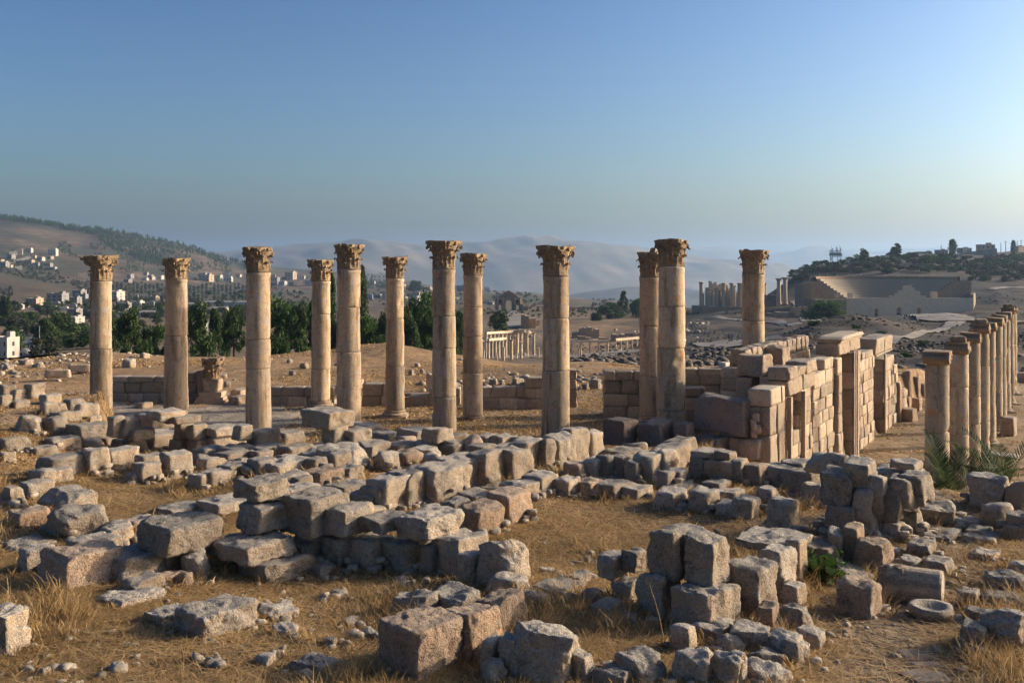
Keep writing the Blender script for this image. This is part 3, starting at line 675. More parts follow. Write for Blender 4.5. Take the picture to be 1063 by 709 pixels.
for i,(X,Y) in enumerate(SCOL):
    zb=-6.68; H=4.62+ (.12 if i in (3,8) else 0)+(-.05 if i==1 else 0); r=.295
    e=empty('street_column',(X,Y,zb)); tag(e,labs[i],'column','columns lining the street')
    attic_base(r*.95,.26,e,'street_column')
    hc=.34; cuts=[.26,.26+R.uniform(1.1,1.7),.26+R.uniform(2.3,3.1),H-hc]
    for k in range(3): shaft_part('shaft_drum',r*(1-.02*k),r*(.98-.02*k),cuts[k],cuts[k+1],e,'street_column',700+i*10+k)
    c=ionic(r*.95,hc,e,800+i*3); c.location=(0,0,H-hc)
    if i in (1,3,8):
        Vr,Fr=rock(.42,.34,.16,830+i,8,'d'); mk('broken_slab',Vr,Fr,M['capital'],c,smooth=True,loc=(.03,0,hc-.01),rz=.3)
# ---------------------------------------------------------------- masonry walls
def masonry(L, T, seed, top, course=.42, blk=(.55,1.0), holes=(), z0=0.0, k=60, rough=.010, H=99, sub=6):
    """ashlar courses in local x/z; top(x)->height; holes (x0,x1,z0,z1)"""
    g=random.Random(seed); V0,F0=cubegrid(sub); P0=V0/((np.abs(V0)**k).sum(1)**(1/k))[:,None]
    Vs=[];Fs=[];n=0; z=z0
    while z < H:
        hc=course*g.uniform(.88,1.12); x=-g.uniform(0,blk[0]*.6); any_=False
        while x < L:
            w=g.uniform(*blk); xa,xb=max(0,x),min(L,x+w); x+=w
            if xb-xa<.06: continue
            segs=[(xa,xb)]
            for (h0,h1,q0,q1) in holes:
                if z+hc*.5>q0 and z+hc*.5<q1:
                    ns=[]
                    for a,b in segs:
                        if b<=h0 or a>=h1: ns.append((a,b))
                        else:
                            if a<h0: ns.append((a,h0))
                            if b>h1: ns.append((h1,b))
                    segs=ns
            for a,b in segs:
                tp=top((a+b)/2)
                if z+hc*.45>tp or b-a<.05: continue
                any_=True; hh=min(hc,tp-z) if tp-z<hc*1.25 else hc
                gap=.004; e=g.uniform(-.025,.03)
                P=P0*np.array([(b-a)/2-gap,T/2+e,hh/2-gap*.6]); S=P+np.array([(a+b)/2,T/2-0*e,z+hh/2])
                nr=P/np.maximum(np.linalg.norm(P,axis=1),1e-5)[:,None]
                S=S+nr*(waves(S,7,seed+int(x*10))*rough)[:,None]
                Vs.append(S);Fs.append(F0+n);n+=len(S)
        z+=hc
        if not any_: break
    return np.concatenate(Vs),np.concatenate(Fs)
BASE=-6.67
gate=empty('gate_wall',(WX,WY,BASE),math.radians(60)); tag(gate,'long pink ashlar wall with tall doorways facing the street','wall')
def zt_of(py,t): return -(py-HY)/F*(WY+.866*t)-BASE
def tpx(px):
    k=(px-CX)/F; return (k*WY-WX)/(.5-.866*k)
def section(t0,t1,top,name='wall_section',T=.6,holes=(),seed=1,course=.42,yoff=0,blk=(.5,.95),z0=0):
    tp=top if callable(top) else (lambda x:top)
    V,Fc=masonry(t1-t0-.006,T,seed,tp,course,blk,holes,z0=z0)
    return mk(name,V,Fc,M['ashlar'],gate,smooth=False,loc=(t0+.003,yoff,0))
section(-1.75,-.38,zt_of(402,-1),'corner_pier',.62,seed=3,course=.78,blk=(.7,1.1))
h1=zt_of(405,1.5)
section(-.02,2.98,h1-.02,'doorway_wall',.6,((.15,1.55,zt_of(452,.8),9),),seed=4,yoff=.06)
mb=MB(); mb.box(.10,.28,-.06,.5,.0,h1-.05); mb.box(1.62,1.80,-.07,.05,.0,h1-.05); mb.build('door_frame',M['ashlar'],gate)
mb=MB(); ht=zt_of(377,1.5)
for a,b,z0_,z1_,q in ((-.05,1.45,h1,h1+(ht-h1)*.55,0),(1.46,2.97,h1,h1+(ht-h1)*.55,.02),(-.1,.75,h1+(ht-h1)*.56,ht,.05),(.8,1.7,h1+(ht-h1)*.56,ht-.08,.03),(1.72,2.97,h1+(ht-h1)*.56,ht+.02,.06)):
    Vr,Fr=rock(b-a,.64,z1_-z0_,int(a*50+z0_*9)+1200,14,'f',.6); mk('lintel_block',Vr,Fr,M['ashlar'],gate,smooth=True,loc=((a+b)/2,.28-q,z0_))
section(3.0,5.82,lambda x: zt_of(374,4.4)-(.25 if x<1.2 else 0),'wall_section',.6,seed=5,yoff=.02)
section(5.85,6.5,zt_of(368,6.2),'pilaster',.75,seed=6,yoff=-.1,blk=(.7,.8),course=.6)
hb=zt_of(366,8)
section(6.52,10.0,hb-.01,'doorway_wall',.95,((6.55-6.52,2.2,0,9),),seed=7,yoff=-.02,course=.62)
mb=MB()
for k,(off,w) in enumerate(((2.22,.13),(2.38,.10),(2.51,.16))): mb.box(6.52+off,6.52+off+w,-.06-.035*k,-.015,0,hb-.02)
for zz in [i*.62 for i in range(1,7)]: pass
mb.build('door_frame',M['ashlar'],gate)
ht=zt_of(346,8)
mb=MB()
for a,b in ((6.45,8.2),(8.21,10.02)):
    Vr,Fr=rock(b-a,.75,.42,int(a*10)+1300,14,'f',.6); mk('lintel_block',Vr,Fr,M['ashlar'],gate,smooth=True,loc=((a+b)/2,.36,hb))
mb.box(6.46,10.02,-.06,.70,hb+.423,hb+.48); mb.box(6.48,10.00,-.10,.66,hb+.483,hb+.53); Vr,Fr=rock(3.5,.82,max(.10,ht-hb-.58),1350,18,'f',.5); mk('cornice',Vr,Fr,M['ashlar'],gate,smooth=True,loc=(8.24,.27,hb+.535))
mb.build('lintel',M['ashlar'],gate)
section(10.05,12.85,lambda x: zt_of(366,11)-(.3 if x<.7 else 0),'wall_section',.6,seed=8,yoff=.02)
hg=zt_of(368,14)
section(12.9,16.6,hg,'doorway_wall',.9,((-1,1.7,0,9),),seed=9,yoff=-.05,course=.6)
mb=MB(); mb.box(12.9,16.6,-.07,.7,hg+.003,hg+.05)
for a,b in ((12.85,14.7),(14.71,16.62)):
    Vr,Fr=rock(b-a,.8,zt_of(351,14)-hg-.04,int(a*10)+1400,16,'f',.6); mk('lintel_block',Vr,Fr,M['ashlar'],gate,smooth=True,loc=((a+b)/2,.33,hg+.052))
mb.build('lintel',M['ashlar'],gate)
mb=MB(); mb.box(14.6,14.78,-.12,-.055,0,hg-.02); mb.build('door_frame',M['ashlar'],gate)
section(16.65,18.3,lambda x: zt_of(362,17)-x*.5,'wall_section',.6,seed=10,yoff=.0)
section(18.35,21.5,lambda x: 1.9-.3*x,'wall_section',.6,seed=11,yoff=.05)
# rear parallel wall carrying the row of blocks
p0=at(786,381,30.5)
rw=empty('rear_wall',(6.9,28.9,-5.2),math.radians(60)); tag(rw,'rear pink ashlar wall behind the gate wall, topped by a row of blocks','wall')
V,Fc=masonry(8.4,.6,21,lambda x:2.25,.42); mk('masonry',V,Fc,M['ashlar'],rw,loc=(0,.25,0))
for k,(x,w_) in enumerate(((.7,.55),(1.3,.5),(1.85,.6),(2.5,.45),(3.0,.5),(3.6,.55),(4.2,.6),(4.85,.5),(5.4,.6),(6.05,.55),(6.65,.6),(7.3,.5),(7.85,.5))):
    Vr,Fr=rock(w_-.03,.5,.5,950+k,9,'f'); o=mk('block',Vr,Fr,M['ashlar'],rw,smooth=True,loc=(x+w_/2,.55,2.25))
def lone(x0,x1,y0,y1,kind,Y,label,mat='ashlar',yaw=None,name='ashlar_block',D=None,group=None):
    o,_,_,_=stone(x0,x1,y0,y1,kind,None,yaw,mat,D,Y,name); tag(o,label,'stone block',group); return o
M['ashsolid']=stone_mat('ashlar_block_stone',(.44,.31,.205),(.34,.28,.215),(.23,.17,.12),.8,.8,.7,.2,.02)
lone(764,803,367,391,'f',28.6,'big squared block topping the broken church wall, left of doorways','ashsolid')
lone(764,790,390,406,'f',28.7,'squared block just under the big topmost block','ashsolid')
lone(788,803,392,406,'f',28.5,'narrow block just under the right end of the topmost block','ashsolid')
lone(787,822,359,383,'f',31,'dark block before the row of upper blocks','ashsolid')
sup=empty('broken_wall',at(764,460,28.9),math.radians(-30)); sup['label']='broken wall of squared stones under the big topmost block'; sup['category']='wall'
V,Fc=masonry(1.35,.6,23,lambda x:1.55,.4); mk('masonry',V,Fc,M['ashlar'],sup)
G='dark squared blocks of the church front'  # their shaded fronts are put into the dark stone colour
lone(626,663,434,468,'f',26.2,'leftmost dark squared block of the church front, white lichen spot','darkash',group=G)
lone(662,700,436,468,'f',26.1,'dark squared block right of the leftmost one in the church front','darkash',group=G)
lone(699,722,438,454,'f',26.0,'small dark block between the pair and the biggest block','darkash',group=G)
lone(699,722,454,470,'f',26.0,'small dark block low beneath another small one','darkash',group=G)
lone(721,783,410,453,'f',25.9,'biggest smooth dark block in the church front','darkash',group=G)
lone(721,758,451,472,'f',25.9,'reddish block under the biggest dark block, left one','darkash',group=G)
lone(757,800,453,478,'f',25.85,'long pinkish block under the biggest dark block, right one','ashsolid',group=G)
for k,(a,b,c,d) in enumerate(((781,789,428,437),(779,786,436,445),(784,791,440,449),(779,787,446,454))):
    lone(a,b,c,d,'r',25.9,'small %s infill stone beside the biggest dark block'%['upper','left middle','right middle','lowest'][k],'ashsolid',name='infill_stone')
# walls of the church behind the columns
def cwall(x0,x1,y0,y1,label,Y=None,T=.55,course=.42,seed=1,rz=0,ragged=.25,name='church_wall',mat='ashlar'):
    if Y is None: Y=hit((x0+x1)/2,y1).y
    p=at(x0,y1,Y); L=(x1-x0)*Y/F/math.cos(rz); H=(y1-y0)*Y/F; g=random.Random(seed); hh=[H-g.choice((0,0,ragged)) for _ in range(60)]
    e=empty(name,(p.x,p.y,p.z-.05),rz); tag(e,label,'wall')
    V,Fc=masonry(L,T,seed,lambda x:hh[int(x/.9)%60]+.05,course); mk('masonry',V,Fc,M[mat],e)
    return e,L,H
cwall(113,205,391,417,'low two course wall behind the leftmost columns',seed=31,ragged=.1)
cwall(280,347,402,421,'low brown wall between third and fourth tall columns',seed=32)
cwall(376,401,394,422,'taller stub wall between fifth and sixth columns',seed=33,ragged=.05)
cwall(424,478,403,421,'low wall between sixth and seventh tall columns',seed=34)
cwall(500,546,402,424,'two course wall behind the pair of close columns',seed=35,ragged=0)
cwall(545,566,392,424,'higher wall end just left of the lone middle column',seed=36,ragged=0)
cwall(627,692,382,434,'four course wall of square blocks left of the paired columns',Y=34,seed=37,ragged=.12)
cwall(710,733,403,440,'short pale wall right of the paired columns',Y=31,seed=38,ragged=0)
cwall(706,800,383,420,'long two course back wall right of the paired columns',Y=38,seed=39,ragged=.12,mat='ashlar')
e=empty('stone_pier',at(594,426,36.3)); e['label']='narrow standing pier of two blocks right of the lone column'; e['category']='pier'
for k,(z0,z1) in enumerate(((0,.75),(.75,1.15),(1.15,1.5))):
    Vr,Fr=rock(.30+.03*(k==0),.35,z1-z0,960+k,7,'f'); mk('block',Vr,Fr,M['ashsolid'],e,smooth=True,loc=(0,0,z0))
lone(745,758,376,390,'f',38.3,'small white block lying on the back wall','white_house')
lone(443,453,388,407,'f',38,'upright reddish block standing behind the low wall','ashsolid',yaw=0)
lone(356,378,393,404,'f',37,'pale block lying on the wall between fourth and fifth columns','ashsolid')
lone(240,262,403,416,'f',38,'pale squared block right of the carved pilaster','ashsolid')
lone(238,262,410,420,'f',37,'low step block right of the carved pilaster','ashsolid')
lone(141,158,417,424,'f',None,'flat slab lying on the sunlit floor by second column','ashsolid')
# steps
st=empty('stone_steps',at(415,421,36.8)); st['label']='low worn steps behind the sixth column'; st['category']='steps'
for k in range(3):
    mb=MB(); mb.box(-.2,1.3,.35*k,.35*k+.36,0,.12*(k+1)); mb.build('step',M['ashsolid'],st)
# carved pilaster with Corinthian pilaster capital
p=hit(218,419); e=empty('carved_pilaster',(p.x,p.y+.35,p.z),0); tag(e,'short pilaster with leafy square capital and spreading base','pilaster')
mb=MB()
for a,b,z0,z1 in ((.52,.55,0,.12),(.48,.5,.12,.24),(.38,.42,.24,.42)): mb.box(-b,b,-b*.8,b*.8,z0,z1)
mb.build('base',M['ashsolid'],e)
Vr,Fr=rock(.62,.55,.48,970,9,'f'); mk('block',Vr,Fr,M['ashsolid'],e,smooth=True,loc=(0,0,.42))
V,Fc,nf=corinth(.30,.80,975,1.5,()); V[:,0]=np.clip(V[:,0],-.36,.40); split_cap(V,Fc,nf,'capital',e,(.02,-.02,.90),math.radians(-8))
Vr,Fr=rock(.3,.5,1.2,972,8,'f'); mk('pier_block',Vr,Fr,M['darkash'],e,smooth=True,loc=(-.42,.1,0))
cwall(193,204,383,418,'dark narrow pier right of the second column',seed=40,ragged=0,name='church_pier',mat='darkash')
# blocks strewn along the street
C('blocks strewn along the street','in the row of fallen blocks beside the street','''933 953 423 438 f w;946 958 413 427 f w;936 947 385 414 f w;947 956 391 413 f w;937 946 411 423 f w;927 937 397 438 f w;953 962 398 412 f w''')
lone(1037,1057,432,453,'f',None,'squared pale block standing right of the street columns','ashsolid')
lone(1052,1075,408,418,'f',54,'low squared block at the far end of the street','ashsolid')
cwall(1047,1110,387,407,'low rough wall closing the far end of the street',Y=60,seed=41,mat='ashlar')
C('paving slabs beside the street columns','paving slab beside the street columns','''1008 1036 482 488 f;1024 1060 470 477 f;1030 1050 492 499 f''')
cur=empty('kerb_line',at(48,392,42)); cur['label']='two long kerb blocks lying on the slope behind leftmost column'; cur['category']='kerb'
for k,(xa,xb,ya,yb,Y) in enumerate(((48,72,384,392,45),(72,95,377,386,48))):
    q=at((xa+xb)/2,yb,Y); Vr,Fr=rock((xb-xa)*Y/F,.6,.36,980+k,8,'f'); o=mk('kerb_block',Vr,Fr,M['ashsolid'],cur,smooth=True); o.location=Vector(q)-cur.location; o.rotation_euler=(0,0,.25)

# ---------------------------------------------------------------- vegetation
def crown_mesh(name, kind, seed, nleaf, mat):
    """unit crown: height 1, radius about .5 (x/y), base z=0"""
    g=np.random.default_rng(seed); lobes=[]
    if kind=='broad':
        for _ in range(22):
            a=g.uniform(0,6.28); r=.33*math.sqrt(g.random()); z=g.uniform(.22,.82); r*=math.sin(min(1,(1.02-z)*1.6)*1.57); lobes.append((r*math.cos(a),r*math.sin(a),z,g.uniform(.10,.19)))
    elif kind=='pine':
        for _ in range(26):
            z=g.uniform(.25,.95); a=g.uniform(0,6.28); r=g.uniform(.05,.38)*(1.05-z)**.5; lobes.append((r*math.cos(a),r*math.sin(a),z,g.uniform(.06,.14)))
    elif kind=='cypress':
        for i in range(18):
            z=.05+.9*i/17; lobes.append((g.normal()*.02,g.normal()*.02,z,.13*math.sin(math.pi*min(1,.12+z*.86))**.6+.03))
    else:
        for _ in range(16):
            a=g.uniform(0,6.28); r=.34*math.sqrt(g.random()); lobes.append((r*math.cos(a),r*math.sin(a),g.uniform(.3,.75),g.uniform(.12,.2)))
    per=nleaf//len(lobes); C_=[];
    for x,y,z,r in lobes:
        d=g.normal(size=(per,3)); d/=np.linalg.norm(d,axis=1)[:,None]; q=r*g.uniform(.45,1.0,per)**.5*(1+.25*g.normal(size=per)*.5)
        if kind=='cypress': d[:,2]*=1.4
        C_.append(np.array([x,y,z])+d*q[:,None]*np.array([1,1,.85]))
    P=np.concatenate(C_); n=len(P); s=(.030 if kind!='cypress' else .022)*(2600/nleaf)**.4*g.uniform(.6,1.5,n)
    a=g.normal(size=(n,3)); a/=np.linalg.norm(a,axis=1)[:,None]; b=np.cross(a,g.normal(size=(n,3))); b/=np.linalg.norm(b,axis=1)[:,None]
    a*=s[:,None]; b*=(s*.7)[:,None]
    V=np.stack([P-a,P-b*.9+a*.1,P+a*1.1,P+b],1).reshape(-1,3); Fq=np.arange(n*4).reshape(n,4)
    me=mk(name,V,Fq,M[mat]); d=me.data; bpy.data.objects.remove(me); return d
def trunk_mesh(seed, h=.55, r=.035):
    g=random.Random(seed); mb=MB(); segs=[((0,0,-.05),(g.uniform(-.03,.03),g.uniform(-.03,.03),h*.5),r*1.3,r)]
    top=segs[0][1]
    for k in range(5):
        a=k*1.26+g.random(); segs.append((top,(top[0]+.22*math.cos(a),top[1]+.22*math.sin(a),h*.5+g.uniform(.15,.4)),r*.7,r*.2))
    for p,q,ra,rb in segs:
        p=Vector(p);q=Vector(q); d=(q-p).normalized(); u=d.orthogonal().normalized(); v=d.cross(u); V=[]
        for t in range(4):
            c=p.lerp(q,t/3); rr=ra+(rb-ra)*t/3
            for k in range(7): V.append(c+(u*math.cos(k*.8976)+v*math.sin(k*.8976))*rr)
        mb.add(V,[(t*7+k,t*7+(k+1)%7,t*7+7+(k+1)%7,t*7+7+k) for t in range(3) for k in range(7)])
    o=mb.build('trunk',M['bark'],smooth=True); d=o.data; bpy.data.objects.remove(o); return d
TK=[trunk_mesh(k) for k in range(3)]
CR={'broad':[crown_mesh('crown','broad',k,5200,'leaf') for k in range(3)],'bright':[crown_mesh('crown','broad',k+9,5200,'leaf_bright') for k in range(2)],
 'pine':[crown_mesh('crown','pine',k+20,4800,'leaf') for k in range(3)],'cypress':[crown_mesh('crown','cypress',40,3600,'leaf')],
 'olive':[crown_mesh('crown','olive',k+50,1500,'leaf_olive') for k in range(3)],'bush':[crown_mesh('crown','olive',k+60,1300,'leaf') for k in range(2)]}
NT={'broad':'broadleaf_tree','bright':'broadleaf_tree','pine':'pine_tree','cypress':'cypress_tree','olive':'olive_tree','bush':'shrub'}
TC=[0]
def tree(px,py_top,width_px,kind,label,Y=None,py_base=None,group=None,wide=None):
    if Y is None:
        p=hit(px,py_base)
        if p is None: return None
    else:
        X=(px-CX)/F*Y; p=Vector((X,Y,Z(X,Y)))
    H=-(py_top-HY)/F*p.y-p.z; Wd=width_px*p.y/F
    if H<=0: return None
    TC[0]+=1; e=empty(NT[kind],(p.x,p.y,p.z-.1),R.uniform(0,6.28)); lst=CR[kind]; me=lst[TC[0]%len(lst)]
    c=bpy.data.objects.new('crown',me); COL.link(c); c.parent=e
    sx=Wd/(.66 if kind in ('broad','bright') else .78) if kind!='cypress' else Wd/.30
    c.scale=(sx,sx,H*1.02)
    if kind in ('broad','bright','olive','bush'): c.scale=(sx,sx,H*1.18); c.location=(0,0,-.16*H)
    t=bpy.data.objects.new('trunk',TK[TC[0]%3]); COL.link(t); t.parent=e; t.scale=(min(sx,H)*.9,min(sx,H)*.9,H)
    tag(e,label,'tree' if kind!='bush' else 'shrub',group); return e
GT='trees just beyond the terrace'
for (x,yt,w_,k,Y,lab) in [
 (116,332,22,'pine',150,'dark pine just left of the leftmost column foot'),
 (134,321,32,'pine',135,'dense dark conifer between the two leftmost columns, left one'),
 (160,329,26,'bright',140,'round dark tree just left of the second column'),
 (147,347,18,'bush',120,'low bush between the two leftmost conifers'),
 (204,314,32,'pine',140,'tall layered pine just right of the second column'),
 (208,343,26,'bush',118,'lower bushy tree right of the second column'),
 (224,322,20,'pine',175,'slim pine left of the winding dirt track'),
 (243,318,30,'pine',165,'large dark tree left of the third column, above the track'),
 (232,320,18,'broad',185,'dark tree above the bend of the dirt track'),
 (290,306,36,'bright',150,'tall broad tree right of the third column'),
 (309,315,32,'pine',140,'leafy tree midway between third and fourth columns'),
 (325,314,24,'pine',145,'dark tree just left of the fourth column'),
 (290,341,20,'bush',112,'low shrub right of the third column'),
 (316,347,16,'bush',108,'small green shrub left of the fourth column'),
 (344,283,20,'pine',170,'tall pine peeping between fourth and fifth columns'),
 (376,281,11,'cypress',160,'tall dark cypress right of the fifth column'),
 (382,318,26,'bright',150,'round green tree right of the cypress'),
 (399,320,22,'broad',145,'dark tree just left of the sixth column'),
 (396,340,20,'broad',125,'lower dark tree before the plaza columns'),
 (437,300,34,'bright',170,'bright green crown left of the seventh column, tallest'),
 (424,318,24,'broad',160,'green tree just right of the sixth column'),
 (447,318,22,'bright',165,'green tree touching the seventh column'),
 (350,325,22,'broad',150,'dark tree between fourth and fifth columns, lower one'),
 (475,318,18,'broad',170,'dark tree between the two close columns')]:
    tree(x,yt,w_,k,lab,Y=Y,group=GT)
tree(432,289,13,'broad','round dark tree standing among houses left of seventh column',py_base=303)
tree(518,322,27,'pine','dark tree left of the old paved street below the arch',Y=330)
tree(632,313,24,'broad','rounded green tree on the slope right of the lone column',Y=500)
tree(647,303,14,'pine','tall dark pine beside the rounded green tree',Y=520)
tree(661,308,14,'broad','green tree just left of the paired columns',Y=510)
tree(619,325,12,'cypress','slim dark cypress left of the rounded tree',Y=480)
tree(859,308,38,'bright','big rounded bright green tree before the theatre',Y=345)
tree(897,258,12,'pine','dark tree with gaps on the skyline above the theatre',Y=600)
tree(931,253,20,'pine','wide dark pine on the skyline above the theatre',Y=650)
tree(989,249,8,'cypress','slim green poplar on the skyline at right',Y=760)
tree(1011,272,24,'olive','large olive coloured bush above the theatre right end',Y=600)
tree(1052,250,5,'cypress','thin dark cypress on skyline near the right border',Y=800)
GH='trees on the hillside above the theatre'
k=0; pl=[]
for _ in range(900):
    x=R.uniform(822,1075); y=R.uniform(268,292)
    if any(abs(x-a)<6.5 and abs(y-b)<3.4 for a,b in pl): continue
    p=hit(x,y)
    if p is None or p.y>900 or p.y<500: continue
    if y>284 and 840<x<1000: continue
    pl.append((x,y)); 
pl.sort()
for x,y in pl:
    near='below the antenna tower' if x<880 else 'above the theatre rim' if x<985 else 'below the skyline houses'
    tree(x,y-R.uniform(6,9),R.uniform(9,15),R.choice(['olive','olive','bush']),'dark olive tree on the dry hillside %s'%near,py_base=y,group=GH+' '+near)
for i,(x,y,s_) in enumerate(((845,338,9),(890,341,7),(958,358,9),(943,371,10),(828,352,7),(900,372,7),(915,347,7),(1010,347,9),(700,378,6))):
    tree(x,y-s_*.7,s_*1.3,'bush','low green bush on dark rubble slope, %s'%ordw(sorted([845,890,958,943,828,900,915,1010,700]).index(x),9),py_base=y,group='low bushes on the rubble slope')
# valley trees at left
pl=[]
for _ in range(4000):
    x=R.uniform(-30,345); y=R.uniform(300,372)
    if R.random() > (.12 if y<318 else .75): continue
    dmin=max(4.5,(y-296)*.20)
    if any(abs(x-a)<dmin*1.25 and abs(y-b)<dmin*.55 for a,b in pl): continue
    if x>115 and y>345: continue
    if 18<x<48 and y>350: continue
    p=hit(x,y)
    if p is None or p.y<100: continue
    pl.append((x,y))
pl=pl[:170]
pl.sort()
for x,y in pl:
    s_=max(4.5,(y-296)*.30)*R.uniform(.8,1.25); nearr='left of the leftmost column' if x<105 else 'between the two leftmost columns' if x<183 else 'between the second and third columns' if x<268 else 'right of the third column'
    depth='at the valley foot' if y>335 else 'among the lower houses' if y>315 else 'by the upper houses'
    kd=R.choice(['broad','olive','pine','bush','bush','olive'])
    tree(x,y-s_,s_*R.uniform(.8,1.5),kd,'%s green tree %s, seen %s'%({'broad':'dark','olive':'dull','pine':'deep','bush':'low'}[kd],depth,nearr),py_base=y,group='valley trees '+depth+' '+nearr)
tree(64,322,26,'broad','big dark tree at the valley foot left of the leftmost column',Y=300)
tree(49,328,20,'broad','dark tree beside the white building road',Y=290)
for i,x in enumerate((3,9)): tree(x,308+i,6,'cypress','%s of two dark cypresses at the left border'%('left','right')[i],Y=500)

# woods and orchards on the far hill
def woods(name,label,region,n,kind,size,seed,dens=None,rows=False):
    g=random.Random(seed); base=CR[kind][0]; nv=len(base.vertices); co=np.empty(nv*3,dtype=np.float32); base.vertices.foreach_get('co',co); co=co.reshape(-1,3)
    sel=np.random.default_rng(seed).choice(nv//4, 70 if not rows else 60, replace=False); q=(sel[:,None]*4+np.arange(4)).ravel(); unit=co[q].copy()
    cen=unit.reshape(-1,4,3).mean(1,keepdims=True); unit=((unit.reshape(-1,4,3)-cen)*2.6+cen).reshape(-1,3)
    Vs=[]; tries=0
    while len(Vs)<n and tries<n*6:
        tries+=1; x=g.uniform(region[0],region[1]); y=region_y(region,x,g)
        if rows: x=round(x/4.2)*4.2+g.uniform(-.5,.5); y=round(y/1.9)*1.9
        if dens and not dens(x,y): continue
        p=hit(x,y)
        if p is None or p.y>3600: continue
        s=size*p.y/F*g.uniform(.7,1.3); a=g.uniform(0,6.28); ca_,sa=math.cos(a),math.sin(a)
        U=unit.copy(); Vs.append(np.stack([(U[:,0]*ca_-U[:,1]*sa)*s*1.1+p.x,(U[:,0]*sa+U[:,1]*ca_)*s*1.1+p.y,(U[:,2]-.12)*s+p.z],1))
    V=np.concatenate(Vs); o=mk(name,V,np.arange(len(V)).reshape(-1,4),M['leaf' if kind!='olive' else 'leaf_olive']); tag(o,label,'woodland',None,'stuff')
def region_y(r,x,g): return g.uniform(np.interp(x,*zip(*r[2])),np.interp(x,*zip(*r[3])))
def nn(x,y,s,k=.16): return float(waves(np.array([[x*k,y*k*2.2,0.]]),1.0,s)[0])
woods('pine_wood','dark pine wood along the crest of the left hill',(-60,262,[(-60,213),(0,222.5),(100,236),(180,252),(262,273)],[(-60,228),(0,229),(60,236),(100,252),(160,278),(262,282)]),1500,'pine',4.6,5,lambda x,y: y<np.interp(x,[0,100,180,262],[230,244,260,277]) or nn(x,y,4)>.1)
woods('pine_wood','patchy pine wood on the middle of the left hill',(60,240,[(60,245),(240,268)],[(60,262),(120,282),(240,296)]),700,'pine',3.8,6,lambda x,y: nn(x,y,14)>.0)
woods('olive_grove','olive grove in rows on the valley side behind leftmost columns',(95,262,[(95,294),(262,297)],[(95,318),(200,318),(262,312)]),900,'olive',3.2,7,rows=True)
woods('olive_grove','scattered olive orchard left of the leftmost column',(-20,110,[(-20,262),(110,290)],[(-20,318),(110,318)]),420,'olive',3.4,8,lambda x,y: nn(x,y,24,.1)>.2)
woods('scrub','scattered scrub on the slopes behind the middle columns',(262,700,[(262,290),(340,292),(450,300),(700,314)],[(262,330),(700,330)]),500,'olive',3.6,9,lambda x,y: nn(x,y,34,.12)>-.1)
woods('hillside_wood','dark wood on the ridge between fifth and sixth columns',(376,412,[(376,285),(412,290)],[(376,300),(412,301)]),220,'pine',4.0,10)
woods('scrub','dry scrub tufts on the rubble slopes at right',(690,1070,[(690,318),(850,330),(1070,300)],[(690,385),(1070,385)]),420,'olive',2.4,12,lambda x,y: nn(x,y,44,.1)>.1)

# ---------------------------------------------------------------- houses
def house_mesh(v):
    """unit-ish house, returns list of (name, MB, mat)"""
    W,D,H=[(12,10,7),(16,11,6),(10,10,10)][v]; w=MB(); w.box(-W/2,W/2,-D/2,D/2,-1.5,H)
    pr=MB()
    for a in ((-W/2-.1,W/2+.1,-D/2-.1,-D/2+.2),(-W/2-.1,W/2+.1,D/2-.2,D/2+.1),(-W/2-.1,-W/2+.2,-D/2+.2,D/2-.2),(W/2-.2,W/2+.1,-D/2+.2,D/2-.2)): pr.box(*a,H+.003,H+.8)
    pr.box(W*.12,W*.38,-D*.1,D*.3,H+.004,H+2.4)
    wins=[]
    for fl in range(int(H//3)):
        for k in range(3):
            m=MB(); x=-W/2+W*(k+.5)/3; m.box(x-.8,x+.8,-D/2-.06,-D/2+.1,fl*3+1.0,fl*3+2.3); wins.append(m)
        m=MB(); m.box(W/2-.1,W/2+.06,-1,1,fl*3+1.0,fl*3+2.3); wins.append(m)
    return w,pr,wins
HP=[]
def house(px,py,wpx,hpx,v,matn,label,group='houses in the valley',Y=None):
    p=hit(px,py) if Y is None else at(px,py,Y)
    if p is None: return
    key=(v,matn)
    e=empty('house',p,R.uniform(-.5,.5)); tag(e,label,'house',group)
    W,D,H=[(12,10,7),(16,11,6),(10,10,10)][v]; e.scale=(wpx*p.y/F/W,wpx*p.y/F/W,hpx*p.y/F/H)
    w,pr,wins=house_mesh(v)
    if key not in HM:
        HM[key]=(w.build('wall',M[matn]),pr.build('roof_parapet',M[matn]),[m.build('window',M['dark_glass']) for m in wins]); first=True
        HM[key][0].parent=e; HM[key][1].parent=e
        for x in HM[key][2]: x.parent=e
    else:
        a,b,c=HM[key]
        for s in [a,b]+(c if wpx>6 else c[:4]):
            d=s.copy(); COL.link(d); d.parent=e
HM={}
hs=[]
cl=[ # px range, py range, n, width, desc
 (0,56,262,280,16,6.5,'white %s on the hillside left of the leftmost column'),(82,112,286,290,5,8,'pale %s just behind the leftmost capital'),(128,176,285,294,9,5.5,'pale %s on the ridge between the two leftmost columns'),
 (186,252,286,293,6,6,'pale %s right of the second capital'),(14,112,308,326,18,8,'pale %s in the valley left of the leftmost column'),(118,170,308,322,8,9,'pale %s below the olive grove'),
 (276,330,288,297,12,7,'white %s in the row right of the third column'),(380,408,290,300,7,6,'pale %s beside the dark ridge wood'),(425,480,296,316,26,6,'town %s behind the seventh column'),
 (500,516,300,318,6,7,'town %s left of the ruined arch'),(540,562,298,304,5,5,'town %s right of the ruined arch'),(380,425,298,312,12,6,'town %s between sixth column and cypress'),
 (0,40,340,352,3,12,'flat roofed %s near the left border road'),(60,120,326,340,7,11,'flat roofed %s among trees, lower left valley')]
shp=['low wide house','two storey house','small tower-like house']
